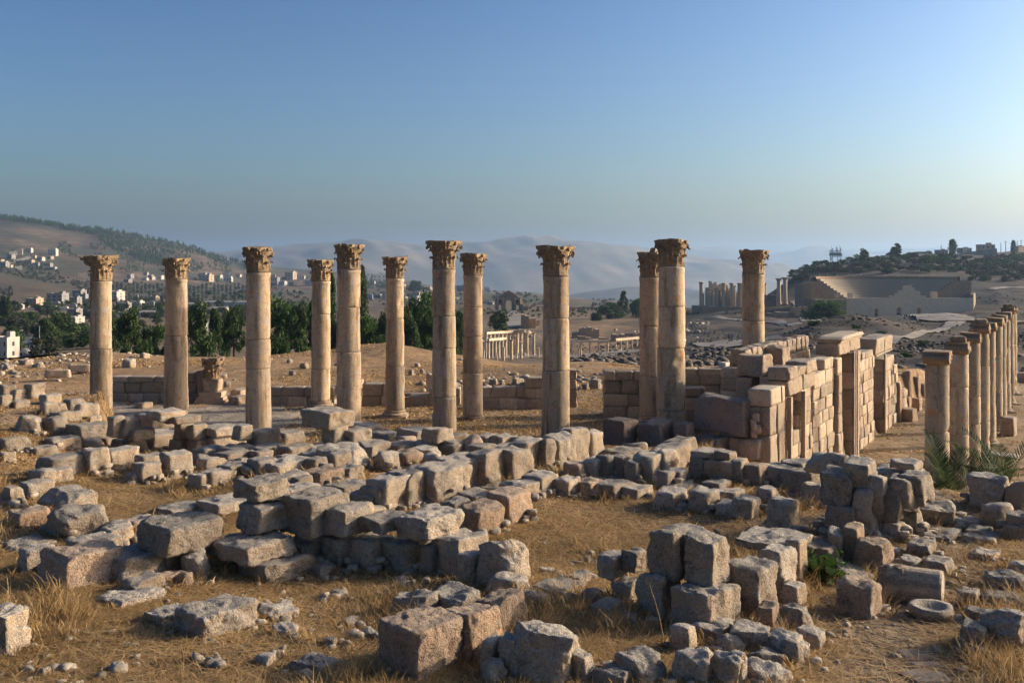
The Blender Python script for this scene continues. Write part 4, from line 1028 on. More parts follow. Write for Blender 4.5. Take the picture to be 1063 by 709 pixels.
for x0,x1,y0,y1,n,w_,d in cl:
    pts=[]; t=0
    while len(pts)<n and t<400:
        t+=1; x=R.uniform(x0,x1); y=R.uniform(y0,y1)
        if all(abs(x-a)>w_*.75 or abs(y-b)>w_*.4 for a,b in pts): pts.append((x,y))
    pts.sort()
    for i,(x,y) in enumerate(pts):
        v=R.randrange(3); mt=R.choice(['white_house','cream_house','grey_house','grey_house']); ww=w_*R.uniform(.7,1.25)
        house(x,y,ww,ww*(.45,.36,.75)[v],v,mt,(('%s, '%ordw(i,n))+d%['house','long house','block'][v]),group=d%'houses')
house(214,292,13,6,1,'cream_house','broad cream block right of the second capital'); house(237,292,0+8,4,0,'white_house','small white house far right of the second capital')
house(393,293,14,7.5,1,'white_house','wide white building on the dark ridge left of sixth capital')
house(302,290,9,7,2,'cream_house','tallest cream block in the row right of third column')
house(120,312,13,9,2,'white_house','white apartment block just right of the leftmost column')
house(60,316,16,11,2,'grey_house','grey apartment block with green top in the left valley')
house(36,318,12,8,2,'cream_house','tan cube house in the left valley')
house(6,372,22,20,1,'white_house','white two storey building cut by the left border')
# long flat sheds
for i,(x0,x1,y,h_) in enumerate(((136,182,329,5),(188,212,318,2.5),(214,262,317,3.5),(198,236,324,4),(205,216,343,6))):
    p=hit((x0+x1)/2,y); m=p.y/F; mb=MB(); L=(x1-x0)*m/2; mb.box(-L,L,-6,6,-1,h_*m); r=MB(); r.add([(-L-.4,-6.6,h_*m+.01),(L+.4,-6.6,h_*m+.01),(L+.4,6.6,h_*m+.01),(-L-.4,6.6,h_*m+.01),(-L-.4,0,h_*m+1.2),(L+.4,0,h_*m+1.2)],[(0,1,5,4),(2,3,4,5),(0,4,3),(1,2,5),(0,3,2,1)])
    e=empty('shed',p); tag(e,['long pale roofed shed between the two leftmost columns','narrow pale shed just right of second column','long pale shed above the dirt track','long low shed right of the second column','white hut among the pines'][i],'shed'); mb.build('wall',M['white_house'],e); r.build('roof',M['grey_house'],e)
# skyline house and walls at right
house(1023,262.5,15,7.5,1,'cream_house','flat roofed house on the skyline at far right','houses on the right skyline',Y=800)
house(977,264,10,4.0,0,'grey_house','low grey house on the skyline, poplar to its right','houses on the right skyline',Y=760)
house(960,266,14,4,1,'grey_house','long low grey house on the skyline above theatre','houses on the right skyline',Y=760)
house(1001,262,12,4,1,'grey_house','low dark roofed house right of the poplar','houses on the right skyline',Y=800)
house(1058,260.5,14,4,1,'cream_house','low cream house at the right border skyline','houses on the right skyline',Y=800)
for i,(x0,y0_,x1,y1_,Y) in enumerate(((998,265,1035,260,740),(958,270,998,266,700),(880,275,915,273,620))):
    a=at(x0,y0_,Y); b_=at(x1,y1_,Y); mb=MB(); d=(b_-a); L=d.length; mb.box(0,L,0,.6,-4,1.6); o=mb.build('retaining_wall',M['grey_house'],loc=a); o.rotation_euler=(0,-math.atan2(d.z,d.x),0); tag(o,['pale retaining wall under the skyline house','grey retaining wall left of the poplar','low grey wall between two skyline pines'][i],'wall')
car=None
# water tank, poles
def poleobj(px,py0,py1,Y,label,name='utility_pole',arm=True):
    a=at(px,py1,Y); H=(py1-py0)*Y/F; mb=MB(); r=.22*Y/700
    mb.lathe([(r*1.3,-1),(r,H)],8); e=empty(name,a); tag(e,label,'pole','utility poles'); mb.build('pole',M['metal'],e)
    if arm: m2=MB(); m2.box(-H*.16,H*.16,-.06,.06,H*.86,H*.89); m2.build('crossarm',M['metal'],e)
for i,(x,a_,b_,Y,l) in enumerate(((977,254,264,760,'thin pole on the skyline above the low grey house'),(1044,250,262,800,'pole with crossarm right of the skyline house'),(1039,252,262,800,'thin pole just right of the skyline house'),(1056,250,262,800,'leftmost pole of the group at the right border'),(1060,249,262,800,'tall pole at the right border'),(41,338,368,280,'street pole by the left road'),(30,345,366,290,'short street pole beside the left road'),(23,348,370,240,'thin pole near the white building'))): poleobj(x,a_,b_,Y,l,arm=i in (1,4))
# antenna tower
e=empty('antenna_tower',at(867,278,640)); tag(e,'lattice antenna tower on the skyline above the theatre','tower'); m=640/F
mb=MB()
for x in (-2.4,2.4):
    for y in (-2.4,2.4): mb.box(x-.15,x+.15,y-.15,y+.15,-3,19*m)
for z in (3,7,10): mb.box(-2.4,2.4,-2.5,-2.35,z-.12,z+.12); mb.box(-2.4,2.4,2.35,2.5,z-.12,z+.12); mb.box(-2.5,-2.35,-2.4,2.4,z-.12,z+.12)
mb.build('legs',M['metal'],e)
mb=MB(); mb.box(-2.9,2.9,-2.9,2.9,7.2*1.05,9.6); mb.build('platform_tank',M['metal'],e)
for k,(x,z) in enumerate(((-2.6,11.4),(2.6,11.6),(0,12),(-3.3,5.5),(3.2,8))): 
    mb=MB(); mb.box(x-.35,x+.35,-2.9,-2.5,z-1.1,z+1.1); mb.build('antenna',M['white_paint'],e)
mb=MB(); mb.box(-3.4,3.4,-2.7,-2.4,10.6,10.9); mb.box(-3.4,3.4,2.4,2.7,10.6,10.9); mb.build('rail',M['metal'],e)
for x in (-2.4,1.2,3): 
    mb=MB(); mb.lathe([(.12,9),(.08,14.5)],6,cx=x); mb.build('mast',M['metal'],e)

# ---------------------------------------------------------------- monuments
def fwall(e,name,W,T,H,holes=(),x0=None,z0=0,y0=0,mat='far_stone',n=40,topf=None):
    """wall with arched openings (cx, w, h) facing -y, in e's frame"""
    mb=MB(); x0=-W/2 if x0 is None else x0; xs=x0
    hl=sorted(holes)
    def seg(a,b): 
        if b-a<.02: return
        if topf is None: mb.box(a,b,y0,y0+T,z0,z0+H)
        else:
            k=max(1,int((b-a)/1.2))
            for i in range(k):
                u0=a+(b-a)*i/k; u1=a+(b-a)*(i+1)/k-.002; mb.box(u0,u1,y0,y0+T,z0,z0+topf((u0+u1)/2))
    for cx_,w_,h_ in hl:
        seg(xs,cx_-w_/2); r=w_/2; k=8; zt_=z0+(H if topf is None else topf(cx_))
        for i in range(k):
            a0=cx_-r+w_*i/k; a1=cx_-r+w_*(i+1)/k; q=abs((a0+a1)/2-cx_); zz=z0+h_-r+math.sqrt(max(0,r*r-q*q)); mb.box(a0,a1,y0,y0+T,zz,zt_)
        xs=cx_+w_/2
    seg(xs,x0+W); return mb.build(name,M[mat],e)
# triumphal arch
Y=600; m=Y/F; e=empty('triumphal_arch',at(528,322,Y)); tag(e,'ruined triple arch gateway with low gable in the distance','arch')
fwall(e,'wall',28*m,5,13*m,((-9*m,3*m,5.5*m),(0,6.2*m,10.5*m),(9*m,3*m,5.5*m)))
mb=MB(); g0=13*m+.01; 
V=[(-10*m,0,g0),(10*m,0,g0),(7*m,0,g0+3.5*m),(0,0,g0+8*m*.95),(-7*m,0,g0+3.5*m)]; V2=[(x,5,z) for x,y,z in V]; mb.add(V+V2,[(0,1,2,3,4),(9,8,7,6,5)]+[(i,i+5,(i+1)%5+5,(i+1)%5) for i in range(5)]); mb.build('gable',M['far_stone'],e)
for x in (-11.8,-6,6,11.8): 
    c=MB(); c.lathe([(1.0,0),(.8,.3),(.75,12*m),(1.0,12.6*m)],10,cx=x*m,cy=-.9); c.build('half_column',M['far_stone'],e)
for x in (-9,9): c=MB(); c.box((x-1.2)*m,(x+1.2)*m,-.1,.4,7.6*m,10.4*m); c.build('niche_shade',M['dark_glass'],e)  # solid dark boxes stand in for the shade inside the niches
# buildings right of the arch
def ruin(x0,x1,y0,y1,Y,label,seed,holes=(),T=4,name='ruined_wall',rag=.35):
    m=Y/F; e=empty(name,at((x0+x1)/2,y1,Y)); tag(e,label,'ruin'); g=random.Random(seed); W=(x1-x0)*m; H=(y1-y0)*m; hv=[H*(1-rag*g.random()**2) for _ in range(200)]
    fwall(e,'masonry',W,T,H,tuple((a*m,b*m,c*m) for a,b,c in holes),topf=lambda x:hv[int((x+W/2)/1.3)%200],z0=-1); return e
ruin(541,548,314,322,590,'dark roofless gatehouse right of the arch',1,T=9)
ruin(548,556,317,342,420,'ruined stacked vaults right of the paved street, sunlit end',2,T=10,rag=.5)
ruin(541,549,324,342,415,'ruined stacked vaults right of the paved street, dark part',3,T=12)
ruin(557,565,316,321,600,'arched ruin wall right of the stacked vaults',4,((0,3,4),))
ruin(591,616,316,322,640,'long arcaded ruin wall on the plain, left of round tree',5,((-10,2.2,3.4),(-5,2.2,3.4),(0,2.2,3.4),(5,2.2,3.4),(9,2.2,3.4)),rag=.3)
ruin(595,622,337,352,330,'tumbled brown walls behind the plaza, left heap',6,rag=.6,T=8)
ruin(622,630,347,357,300,'small sunlit ruin block behind the plaza',7,rag=.4,T=4)
ruin(636,649,344,352,310,'low square ruin beside the pale pavement',8,rag=.3,T=5)
ruin(747,770,338,351,380,'low vaulted wall left of the rightmost tall column',9,((6,3.4,6),),T=3,rag=.05)
ruin(790,826,337,350,380,'low terrace wall right of the rightmost tall column',10,T=3,rag=.25)
ruin(792,806,303,316,480,'broken pale cella wall between temple and two columns',11,T=3,rag=.3)
ruin(800,826,322,330,430,'heaped ruin terraces left of the theatre',12,T=9,rag=.5)
for i,(x0,x1,y0,y1,Y,l) in enumerate(((566,590,338,346,380,'long low ruin wall left of the slope above the plaza'),(600,612,345,352,320,'small roofless room behind the plaza, centre'),(618,640,337,344,400,'sunlit broken wall on the slope above the plaza'),(650,668,342,350,330,'dark broken wall left of the paired columns'),(545,560,330,338,430,'ruined wall at the foot of the stacked vaults'),(700,722,345,351,330,'low ruin wall right of the paired columns, far'),(724,742,330,336,430,'low wall below the temple podium, left end'),(752,775,328,333,450,'retaining wall just under the temple podium'),(706,738,322,328,500,'broken terrace wall left of the temple'),(668,700,330,336,430,'broken wall behind the paired columns'),(820,842,316,326,430,'side ruin against the theatre left flank'))): ruin(x0,x1,y0,y1,Y,l,60+i,T=3,rag=.55)
# small columns
def mini_col(px,py0,py1,Y,label,group,cap=True,r=None,name='column',mat='far_stone'):
    a=at(px,py1,Y); H=(py1-py0)*Y/F; r=r or H*.065; e=empty(name,a); tag(e,label,'column',group); mb=MB()
    mb.lathe([(r*1.25,-.4),(r*1.25,.03*H),(r,.05*H),(r*.9,H*.88),(r*.9,H*.9)],12); mb.build('shaft',M[mat],e,smooth=False)
    if cap: c=MB(); c.lathe([(r*.92,H*.901),(r*1.15,H*.93),(r*1.3,H*.97)],12); s=r*1.4; c.box(-s,s,-s,s,H*.971,H); c.build('capital',M[mat],e)
    return e
M['far_col']=stone_mat('distant_column_stone',(.60,.46,.31),(.50,.40,.29),(.22,.17,.12),.3,.3,.3,.2,.02)
def colonnade(xs,tops,bots,Ys,where,arch=True,group=None):
    grp=group or ('plaza columns '+where); n=len(xs)
    for i,x in enumerate(xs): mini_col(x,tops[i],bots[i],Ys[i],'%s plaza column %s'%(ordw(i,n),where),grp,mat='far_col')
    if arch:
        e=empty('architrave',at(xs[0],tops[0],Ys[0])); tag(e,'stone beams carried by the plaza columns %s'%where,'architrave')
        for i in range(n-1):
            a=at(xs[i],tops[i],Ys[i]); b_=at(xs[i+1],tops[i+1],Ys[i+1]); d=b_-a; mb=MB(); t=.25*Ys[i]/210; mb.box(-t*.5,d.length-t*.5 if i<n-2 else d.length+t*.6,-t,t,.0,t*2.0); o=mb.build('beam',M['far_col'],e); o.location=a-e.location; o.rotation_euler=(0,-math.asin(d.z/d.length),math.atan2(d.y,d.x))
lin=lambda a,b,n:[a+(b-a)*i/(n-1) for i in range(n)]
colonnade([375.5,382],[349,349],[372,372],[200,200],'right of the fifth tall column')
colonnade([422,428.5,435.5],[342,341.5,341],[371,371,371],[175,176,177],'right of the sixth tall column')
colonnade([439,442,447,451],[351,351,351,351],[371,371,371,371],[205,206,207,208],'just left of the seventh tall column')
colonnade(lin(504.5,545,11),lin(347,344.8,11),lin(372,368,11),[215,222,228,234,238,241,243,244,244,243,241],'in the curved upper row at middle')
colonnade(lin(507,525,6),lin(354,352.5,6),lin(377,375,6),lin(192,203,6),'in the front row at middle')
colonnade([547,554],[345,345],[369,369],[240,238],'just left of the lone middle column',False)
colonnade([502,504.5,516,523,531,536.5,541,547.5,559],[363,365,366,360,352,364,355,364,361],[378,378,378,378,377,377,377,377,377],[180,182,183,184,186,187,188,190,191],'standing free on the pavement',False)
colonnade(lin(594,631,5),lin(356,355,5),lin(371,369.5,5),lin(225,226,5),'right of the lone middle column')
colonnade(lin(639,667,6),lin(354,351.5,6),lin(368,366,6),lin(232,240,6),'left of the paired columns')
colonnade([601,617,603],[362,363,360],[373,373,374],[195,195,190],'in pairs on the rubble mound',False)
colonnade([384.5,392,397],[362,363,366],[371,371,372],[185,186,187],'as low stumps behind the sixth tall column',False)
# temple
Y=500; m=Y/F; e=empty('temple',at(764,322,Y)); tag(e,'ruined temple with columns round a broken cella on a podium','temple')
mb=MB(); mb.box(-37*m,32*m,-4,24,-4,3.2*m); mb.box(-39*m,34*m,-6,-4.01,-4,1.2*m); mb.build('podium',M['far_stone'],e)
g=random.Random(4)
fwall(e,'cella_wall',54*m,2.5,24*m,((12*m,2.6*m,9*m),(18*m,2.6*m,9*m)),x0=-25*m,z0=3.2*m,y0=6,mat='far_col',topf=lambda x: m*(21+5*math.sin((x/m+40)*.11)+1.6*math.sin(x/m*1.3)))  # cella walls take the paler column stone to look sunlit
q_=fwall(e,'cella_wall',22,2,20*m,(),x0=0,z0=3.2*m,mat='far_col'); q_.location=(-25*m,7,0)
q_.rotation_euler=(0,0,math.radians(70))
for i,(x,hh,y) in enumerate(((-36,26,0),(-28,16,0),(-24,12,0),(-20.5,20,0),(-13,25,0),(-5,25,-1),(3,25,-1),(11,26,-1),(18,26,-1),(-32,14,8),(-16,18,3),(25,26,-1),(-9,23,2),(-1,22,3),(7,24,2),(29,25,-1),(-22,17,5),(14.5,23,3))):
    c=MB(); c.lathe([(1.3,0),(1.0,.6),(.95,(hh-2)*m),(1.3,(hh-.5)*m),(1.3,hh*m)],12,cx=x*m,cy=y); c.build('column',M['far_col'],e,loc=(0,0,3.2*m+.01))
mini_col(808.5,289,315,490,'left one of two tall lone columns right of the temple','lone columns by the temple',r=1.1,mat='far_col'); mini_col(815,288,315,488,'right one of two tall lone columns right of the temple','lone columns by the temple',r=1.1,mat='far_col')
# theatre
e=empty('theatre',at(927,327,446)); tag(e,'Roman theatre with curved seating and long stage wall','theatre'); m=446/F
r0,r1=11,32; zb=1.0; zt2=15.6; steps=14; seg=64; mb=MB(); V=[];Fc=[]
M['seats']=stone_mat('theatre_seats',(.38,.31,.225),(.33,.285,.22),(.15,.13,.11),.3,.4,.6,.1,.08)
cy0=8.0
for i in range(steps+1):
    r=r0+(r1-r0)*i/steps; z=zb+(zt2-zb)*i/steps; zn=zb+(zt2-zb)*min(i+1,steps)/steps
    for zz in (z,zn):
        for k in range(seg+1):
            a=math.pi*k/seg; V.append((r*math.cos(a),cy0+r*math.sin(a),zz))
n=seg+1
for j in range(2*(steps+1)-1):
    for k in range(seg): Fc.append((j*n+k,j*n+k+1,(j+1)*n+k+1,(j+1)*n+k))
mb.add(V,Fc); mb.build('seating',M['seats'],e)
for s in (-1,1):
    mb=MB()
    for i in range(steps):
        ra=r0+(r1-r0)*i/steps; rb=r0+(r1-r0)*(i+1)/steps; zz=zb+(zt2-zb)*(i+1)/steps+.5
        mb.box(min(s*ra,s*rb),max(s*ra,s*rb),cy0-1.6,cy0-.02,-3,zz)
    mb.box(min(s*r1,s*38),max(s*r1,s*38),cy0-1.6,cy0-.02,-3,zt2-.6)
    mb.build('side_wall',M['far_stone'],e)
mb=MB(); seg2=64; V=[];Fc=[]
for (r,z) in ((r1,-6),(r1+1.6,-6),(r1+1.6,zt2+1.4),(r1,zt2+1.4)):
    for k in range(seg2+1): a=math.pi*k/seg2; V.append((r*math.cos(a),cy0+r*math.sin(a),z))
n=seg2+1
for j in range(4):
    for k in range(seg2): Fc.append((j*n+k,j*n+k+1,((j+1)%4)*n+k+1,((j+1)%4)*n+k))
mb.add(V,Fc); mb.build('rim_wall',M['far_stone'],e)
mb=MB()
for k in range(0,65,4): a=math.pi*k/64; x,y=(r1+.8)*math.cos(a),cy0+(r1+.8)*math.sin(a); mb.box(x-.1,x+.1,y-.1,y+.1,zt2+1.4,zt2+2.9)
mb.build('railing',M['metal'],e)
mb=MB(); mb.add([(x,y,.6) for x,y in [(r0*1.02*math.cos(math.pi*k/20),cy0+r0*1.02*math.sin(math.pi*k/20)) for k in range(21)]],[tuple(range(21))]); mb.build('orchestra',M['paving'],e)
fwall(e,'stage_wall',57,1.6,10.2,((-8,1.9,5.6),(11,1.9,5.8),(2,2.2,6.0)),x0=-22,z0=-2.5,y0=-2,mat='far_col')
fwall(e,'stage_front',16,1.4,12,(),x0=0,z0=7.72,y0=-1.8,mat='far_col',topf=lambda x: max(.9,6.2-abs(x-8.4)*.82+.5*math.sin(x*2.1))).location=(-2,0,0)
fwall(e,'entrance_building',13.8,6,9.2,((-30,4,7.0),),x0=-36,z0=-2.2,y0=-4,mat='far_stone')
for k,(x,w_) in enumerate(((-26,2),(-20,2),(17,3))):
    c=MB(); c.box(x,x+w_,-.1,1.0,7.75,9.3+k*.6); c.build('broken_pier',M['far_col'],e)
q_=fwall(e,'right_return_wall',16,1.6,10.5,(),x0=0,z0=-1,y0=0,mat='far_stone'); q_.location=(35.2,-1.9,0); q_.rotation_euler=(0,0,math.radians(62))
fwall(e,'left_tower',4,12,15,(),x0=-40,z0=-1,y0=2,mat='far_stone')
# ---------------------------------------------------------------- roads, pavements (draped ribbons)
def ribbon(name,pts,mat,lift,nsub=24,cross=5):
    """pts: (px,py,halfwidth_m)"""
    P=[]
    for (x,y,w_) in pts:
        p=hit(x,y)
        if p: P.append((p,w_))
    Q=[]
    for i in range(len(P)-1):
        for k in range(nsub): t=k/nsub; Q.append((P[i][0].lerp(P[i+1][0],t),P[i][1]*(1-t)+P[i+1][1]*t))
    Q.append(P[-1]); V=[];Fc=[]
    for i,(p,w_) in enumerate(Q):
        d=(Q[min(i+1,len(Q)-1)][0]-Q[max(i-1,0)][0]); d.z=0; d.normalize() if d.length>1e-6 else None; nrm=Vector((-d.y,d.x,0))
        for k in range(cross):
            s=-1+2*k/(cross-1); q=p+nrm*w_*s; V.append((q.x,q.y,q.z))
    V=np.array(V); V[:,2]=zt(V[:,0],V[:,1])+lift
    n=cross; Fc=np.array([(i*n+k,i*n+k+1,(i+1)*n+k+1,(i+1)*n+k) for i in range(len(Q)-1) for k in range(n-1)])
    return tag(mk(name,V,Fc,M[mat],smooth=True),kind='structure')
ribbon('dirt_track',[(214,357,1.6),(222,356,1.7),(230,352,1.8),(228,347,2),(238,341,2.4)],'roadgrey',.12)
ribbon('road',[(12,374,3.2),(30,368,3.2),(40,359,3.4),(34,354,3.6),(20,349,3.6)],'asphalt',.15)
ribbon('path',[(915,326,3),(935,326,5),(960,328,6),(985,331,7),(1010,334,6),(1040,335,3.5),(1080,336,3)],'roadgrey',.5)
ribbon('path',[(1000,330,3),(985,340,1.6),(960,346,1.0),(930,352,.9),(905,359,.8)],'roadgrey',.3)
ribbon('path',[(1030,301,2),(1045,299,2.4),(1060,299,2.4),(1080,300,3)],'roadgrey',.4)
ribbon('old_street',[(534,341,3.2),(534,334,3.6),(531,327,5),(527,323,5)],'roadgrey',.35)
if 0: ribbon('path',[(45,282,5),(56,286,6),(66,291,6),(72,294,6)],'roadgrey',1.2)
ribbon('path',[(0,277,5),(20,271,5),(38,266,5)],'roadgrey',1.2)
ribbon('plaza_pavement',[(505,370,9),(530,371,14),(560,370,16),(600,369,15),(640,367,13),(672,364,10)],'roadgrey',.18)
ribbon('pavement',[(735,356,5),(755,356,6),(785,356,6)],'roadgrey',.25)
if 0: ribbon('pavement',[(640,350,4),(660,347,5)],'roadgrey',.25)
ribbon('path',[(740,329,2.2),(775,333,2.2),(808,334,2.2),(826,338,2.2)],'roadgrey',.25)
ribbon('path',[(826,312,3),(836,324,3),(842,334,3)],'roadgrey',.25)
# car on the left road
def car(px,py,label,mat):
    p=hit(px,py); e=empty('car',(p.x,p.y,p.z+.16),1.2); tag(e,label,'car','distant cars'); mb=MB()
    sec=[(-2.1,.35,.75),(-1.9,.3,.85),(-.9,.3,.95),(1.2,.3,.95),(2.05,.35,.8)]
    V=[];
    for x,z0,z1 in sec:
        for y,z in ((-.82,z0),(.82,z0),(.85,(z0+z1)/2),(.78,z1),(-.78,z1),(-.85,(z0+z1)/2)): V.append((x,y,z))
    mb.add(V,[tuple(range(5,-1,-1)),tuple(range(24,30))]+[(i*6+j,i*6+(j+1)%6,i*6+6+(j+1)%6,i*6+6+j) for i in range(4) for j in range(6)]); mb.build('body',M[mat],e)
    c=MB(); c.add([(-1.5,-.76,.955),(1.1,-.76,.955),(1.1,.76,.955),(-1.5,.76,.955),(-1.0,-.62,1.42),(.5,-.62,1.42),(.5,.62,1.42),(-1.0,.62,1.42)],[(3,2,1,0),(4,5,6,7),(0,1,5,4),(1,2,6,5),(2,3,7,6),(3,0,4,7)]); c.build('cabin',M['dark_glass'],e)
    for x in (-1.3,1.3):
        for y in (-.86,.66): w2=MB(); w2.lathe([(.3,0),(.32,.04),(.32,.16),(.3,.2)],14); o=w2.build('wheel',M['rubber'],e,loc=(x,y+.2,.32)); o.rotation_euler=(math.pi/2,0,0)
car(36,357,'small white car on the road at the left border','white_paint'); car(24,369,'dark car on the road by the white building','metal'); car(707,357,'white car parked near the pale pavement, far off','white_paint')
car(1013,0+261.5,'red car','red') if False else None
# two visitors in the distance
def person(px,py,label,c1,c2):
    p=hit(px,py); me=bpy.data.meshes.new('body'); J=[(0,0,.95),(0,0,1.2),(0,0,1.42),(0,0,1.52),(0,-.01,1.62),(0,0,1.74),(.19,0,1.4),(.24,.02,1.12),(.22,-.06,.88),(-.19,0,1.4),(-.24,.02,1.12),(-.22,-.06,.88),(.1,0,.9),(.11,-.03,.5),(.11,0,.07),(.12,-.16,.03),(-.1,0,.9),(-.11,.05,.5),(-.12,.12,.07),(-.12,-.02,.03)]
    E=[(0,1),(1,2),(2,3),(3,4),(4,5),(2,6),(6,7),(7,8),(2,9),(9,10),(10,11),(0,12),(12,13),(13,14),(14,15),(0,16),(16,17),(17,18),(18,19)]
    rad=[.15,.14,.16,.06,.10,.09,.07,.05,.04,.07,.05,.04,.10,.07,.05,.04,.10,.07,.05,.04]
    me.from_pydata(J,E,[]); o=bpy.data.objects.new('person',me); COL.link(o); o.location=(p.x,p.y,p.z+.25)
    md=o.modifiers.new('s','SKIN'); 
    for i,v in enumerate(me.skin_vertices[0].data if me.skin_vertices else []): v.radius=(rad[i],rad[i]); v.use_root=(i==0)
    o.modifiers.new('u','SUBSURF').levels=1; me.materials.append(M[c1]); tag(o,label,'person','visitors far off')
    return o
def person2(*a):
    return person(*a)
M['skin']=plain('clothing_dark',(.06,.05,.05),.9,5,.2); M['cloth']=plain('clothing_blue',(.10,.13,.2),.9,5,.2)
for (x,y,l,c) in ((757,356,'person in dark clothes standing on the far pale pavement, left one','skin'),(760,356,'person in blue clothes standing on the far pale pavement, right one','cloth')):
    o=person(x,y,l,c,c)
    hd=MB(); hd.lathe([(.01,1.60),(.09,1.64),(.11,1.72),(.09,1.81),(.01,1.84)],10); hd.build('hair',M['rubber'],o,smooth=True)
# ---------------------------------------------------------------- palm fronds
def palm(px,py,Y,n,seed,L,label,grp=None):
    g=random.Random(seed); p=at(px,py,Y); e=empty('palm',p); tag(e,label,'palm',grp)
    mb=MB(); mb.lathe([(.16,-.8),(.17,.0),(.12,.25),(.05,.35)],10); mb.build('trunk',M['bark'],e)
    for i in range(n):
        a=g.uniform(0,6.28); el=g.uniform(.5,1.35); l=L*g.uniform(.75,1.1); V=[];Fc=[]; pos=Vector((0,0,.25)); d=Vector((math.cos(a)*math.cos(el),math.sin(a)*math.cos(el),math.sin(el)))
        sp=[];N=26
        for k in range(N): sp.append(pos.copy()); pos=pos+d*(l/N); d=(d+Vector((0,0,-.028-.0012*k))).normalized()
        side=Vector((-math.sin(a),math.cos(a),0))
        for k in range(3,N):
            t=k/N; ll=.42*L/2.2*math.sin(math.pi*min(1,.25+t*.72))**.8; tan=(sp[k]-sp[k-1]).normalized(); up=side.cross(tan)
            for s in (-1,1):
                dd=(side*s*.75+tan*.75+up*-.32+Vector((g.uniform(-.1,.1),g.uniform(-.1,.1),g.uniform(-.08,.08)))).normalized(); w_=tan*.017; b=sp[k]; tip=b+dd*ll
                m_=b+dd*ll*.5; q=len(V); V+=[b-w_*.6,b+w_*.6,m_+w_,tip,m_-w_]; Fc.append((q,q+1,q+2,q+3,q+4))
        for k in range(N-1):
            w0=.014*(1-k/N)+.003; q=len(V); V+=[sp[k]-side*w0,sp[k]+side*w0,sp[k+1]+side*w0,sp[k+1]-side*w0]; Fc.append((q,q+1,q+2,q+3))
        mk('frond',V,Fc,M['palm'],e)
palm(986,534,18.8,17,5,1.5,'low bushy palm at the foot of the nearest street column')
palm(1016,534,19.4,9,8,1.35,'smaller palm clump right of the bushy one')
palm(1043,524,19.0,9,9,1.45,'palm fronds rising behind boulders at right border')
# green weed
e=mk('weed',*(lambda P:(P,np.arange(len(P)).reshape(-1,4)))(np.concatenate([ (lambda c,a,b:np.stack([c-a,c-b,c+a,c+b]))(np.array([R.gauss(0,.13),R.gauss(0,.1),abs(R.gauss(.12,.09))]),np.array([R.gauss(0,.03),R.gauss(0,.03),R.gauss(0,.02)]),np.array([R.gauss(0,.02),R.gauss(0,.02),R.gauss(0,.03)])) for _ in range(420)])),M['leaf_bright'])
p=hit(853,604); e.location=p; tag(e,'small bright green weed beside the stub wall','weed')

# ---------------------------------------------------------------- dry grass, straw and stones in the soil
def blades(name,N,seed,label,hmean,lay,region,wid=.0035,curve=.5,dens=None,mat='grass',clump=16,spread=.05):
    g=np.random.default_rng(seed); nc=N//clump
    y=region[0]*(region[1]/region[0])**g.random(nc*2); x=(g.uniform(region[2],region[3],nc*2)-CX)/F*y
    k=dens(x,y)>g.random(len(x)); x=x[k][:nc]; y=y[k][:nc]; nc=len(x)
    hs_=g.uniform(.5,1.5,nc); x=np.repeat(x,clump)+g.normal(size=nc*clump)*spread; y=np.repeat(y,clump)+g.normal(size=nc*clump)*spread; hs_=np.repeat(hs_,clump)
    n=len(x); z=zt(x,y)+(.012 if lay>1.4 else -.004); dist=np.sqrt(x*x+y*y)
    h=hmean*hs_*g.uniform(.5,1.5,n); a=g.uniform(0,6.28,n); la=np.minimum(lay*g.uniform(.55 if lay<1.4 else .92,1.2 if lay<1.4 else 1.04,n),1.62)
    dx,dy=np.cos(a)*np.sin(la),np.sin(a)*np.sin(la); dz=np.cos(la); w_=wid*g.uniform(.7,1.5,n)*np.maximum(1,dist/9)
    b=g.uniform(0,6.28,n); wx,wy=np.cos(b)*w_,np.sin(b)*w_
    p0=np.stack([x,y,z],1); m_=p0+np.stack([dx*h*.5,dy*h*.5,dz*h*.55],1)
    cv=curve*g.uniform(0,1,n); t_=p0+np.stack([dx*h+np.cos(a)*h*cv*.4,dy*h+np.sin(a)*h*cv*.4,dz*h*(1-cv*.35)],1)
    W_=np.stack([wx,wy,0*wx],1)
    V=np.stack([p0-W_,p0+W_,m_+W_*.8,m_-W_*.8,t_],1).reshape(-1,3); i=np.arange(n)*5
    Fq=np.stack([i,i+1,i+2,i+3],1); Ft=np.stack([i+3,i+2,i+4],1)
    me=bpy.data.meshes.new(name); me.vertices.add(len(V)); me.vertices.foreach_set('co',V.astype(np.float32).ravel())
    lo=np.concatenate([Fq.ravel(),Ft.ravel()]).astype(np.int32); me.loops.add(len(lo)); me.loops.foreach_set('vertex_index',lo)
    st_=np.concatenate([np.arange(n)*4,4*n+np.arange(n)*3]).astype(np.int32); me.polygons.add(2*n); me.polygons.foreach_set('loop_start',st_)
    me.polygons.foreach_set('loop_total',np.concatenate([np.full(n,4),np.full(n,3)]).astype(np.int32)); me.update(calc_edges=True); me.materials.append(M[mat])
    o=bpy.data.objects.new(name,me); COL.link(o); tag(o,label,'grass',None,'stuff'); return o
def pathmask(x,y):
    c=np.interp(y,[7,8.8,10,11.5,13,15],[2.9,3.15,3.9,4.9,5.7,6.6]); return np.exp(-((x-c)/.75)**2)
def d_near(x,y):
    nse=n2(x,y,1.1,61); 
    return np.clip(.55+.45*nse,.08,1)*(1-.95*pathmask(x,y))*(1-.8*street_k(x,y))
def d_tall(x,y):
    nse=n2(x,y,1.6,62)+.5*n2(x,y,4,63); return np.clip((nse-.35)*.8,0,1)*(1-pathmask(x,y))
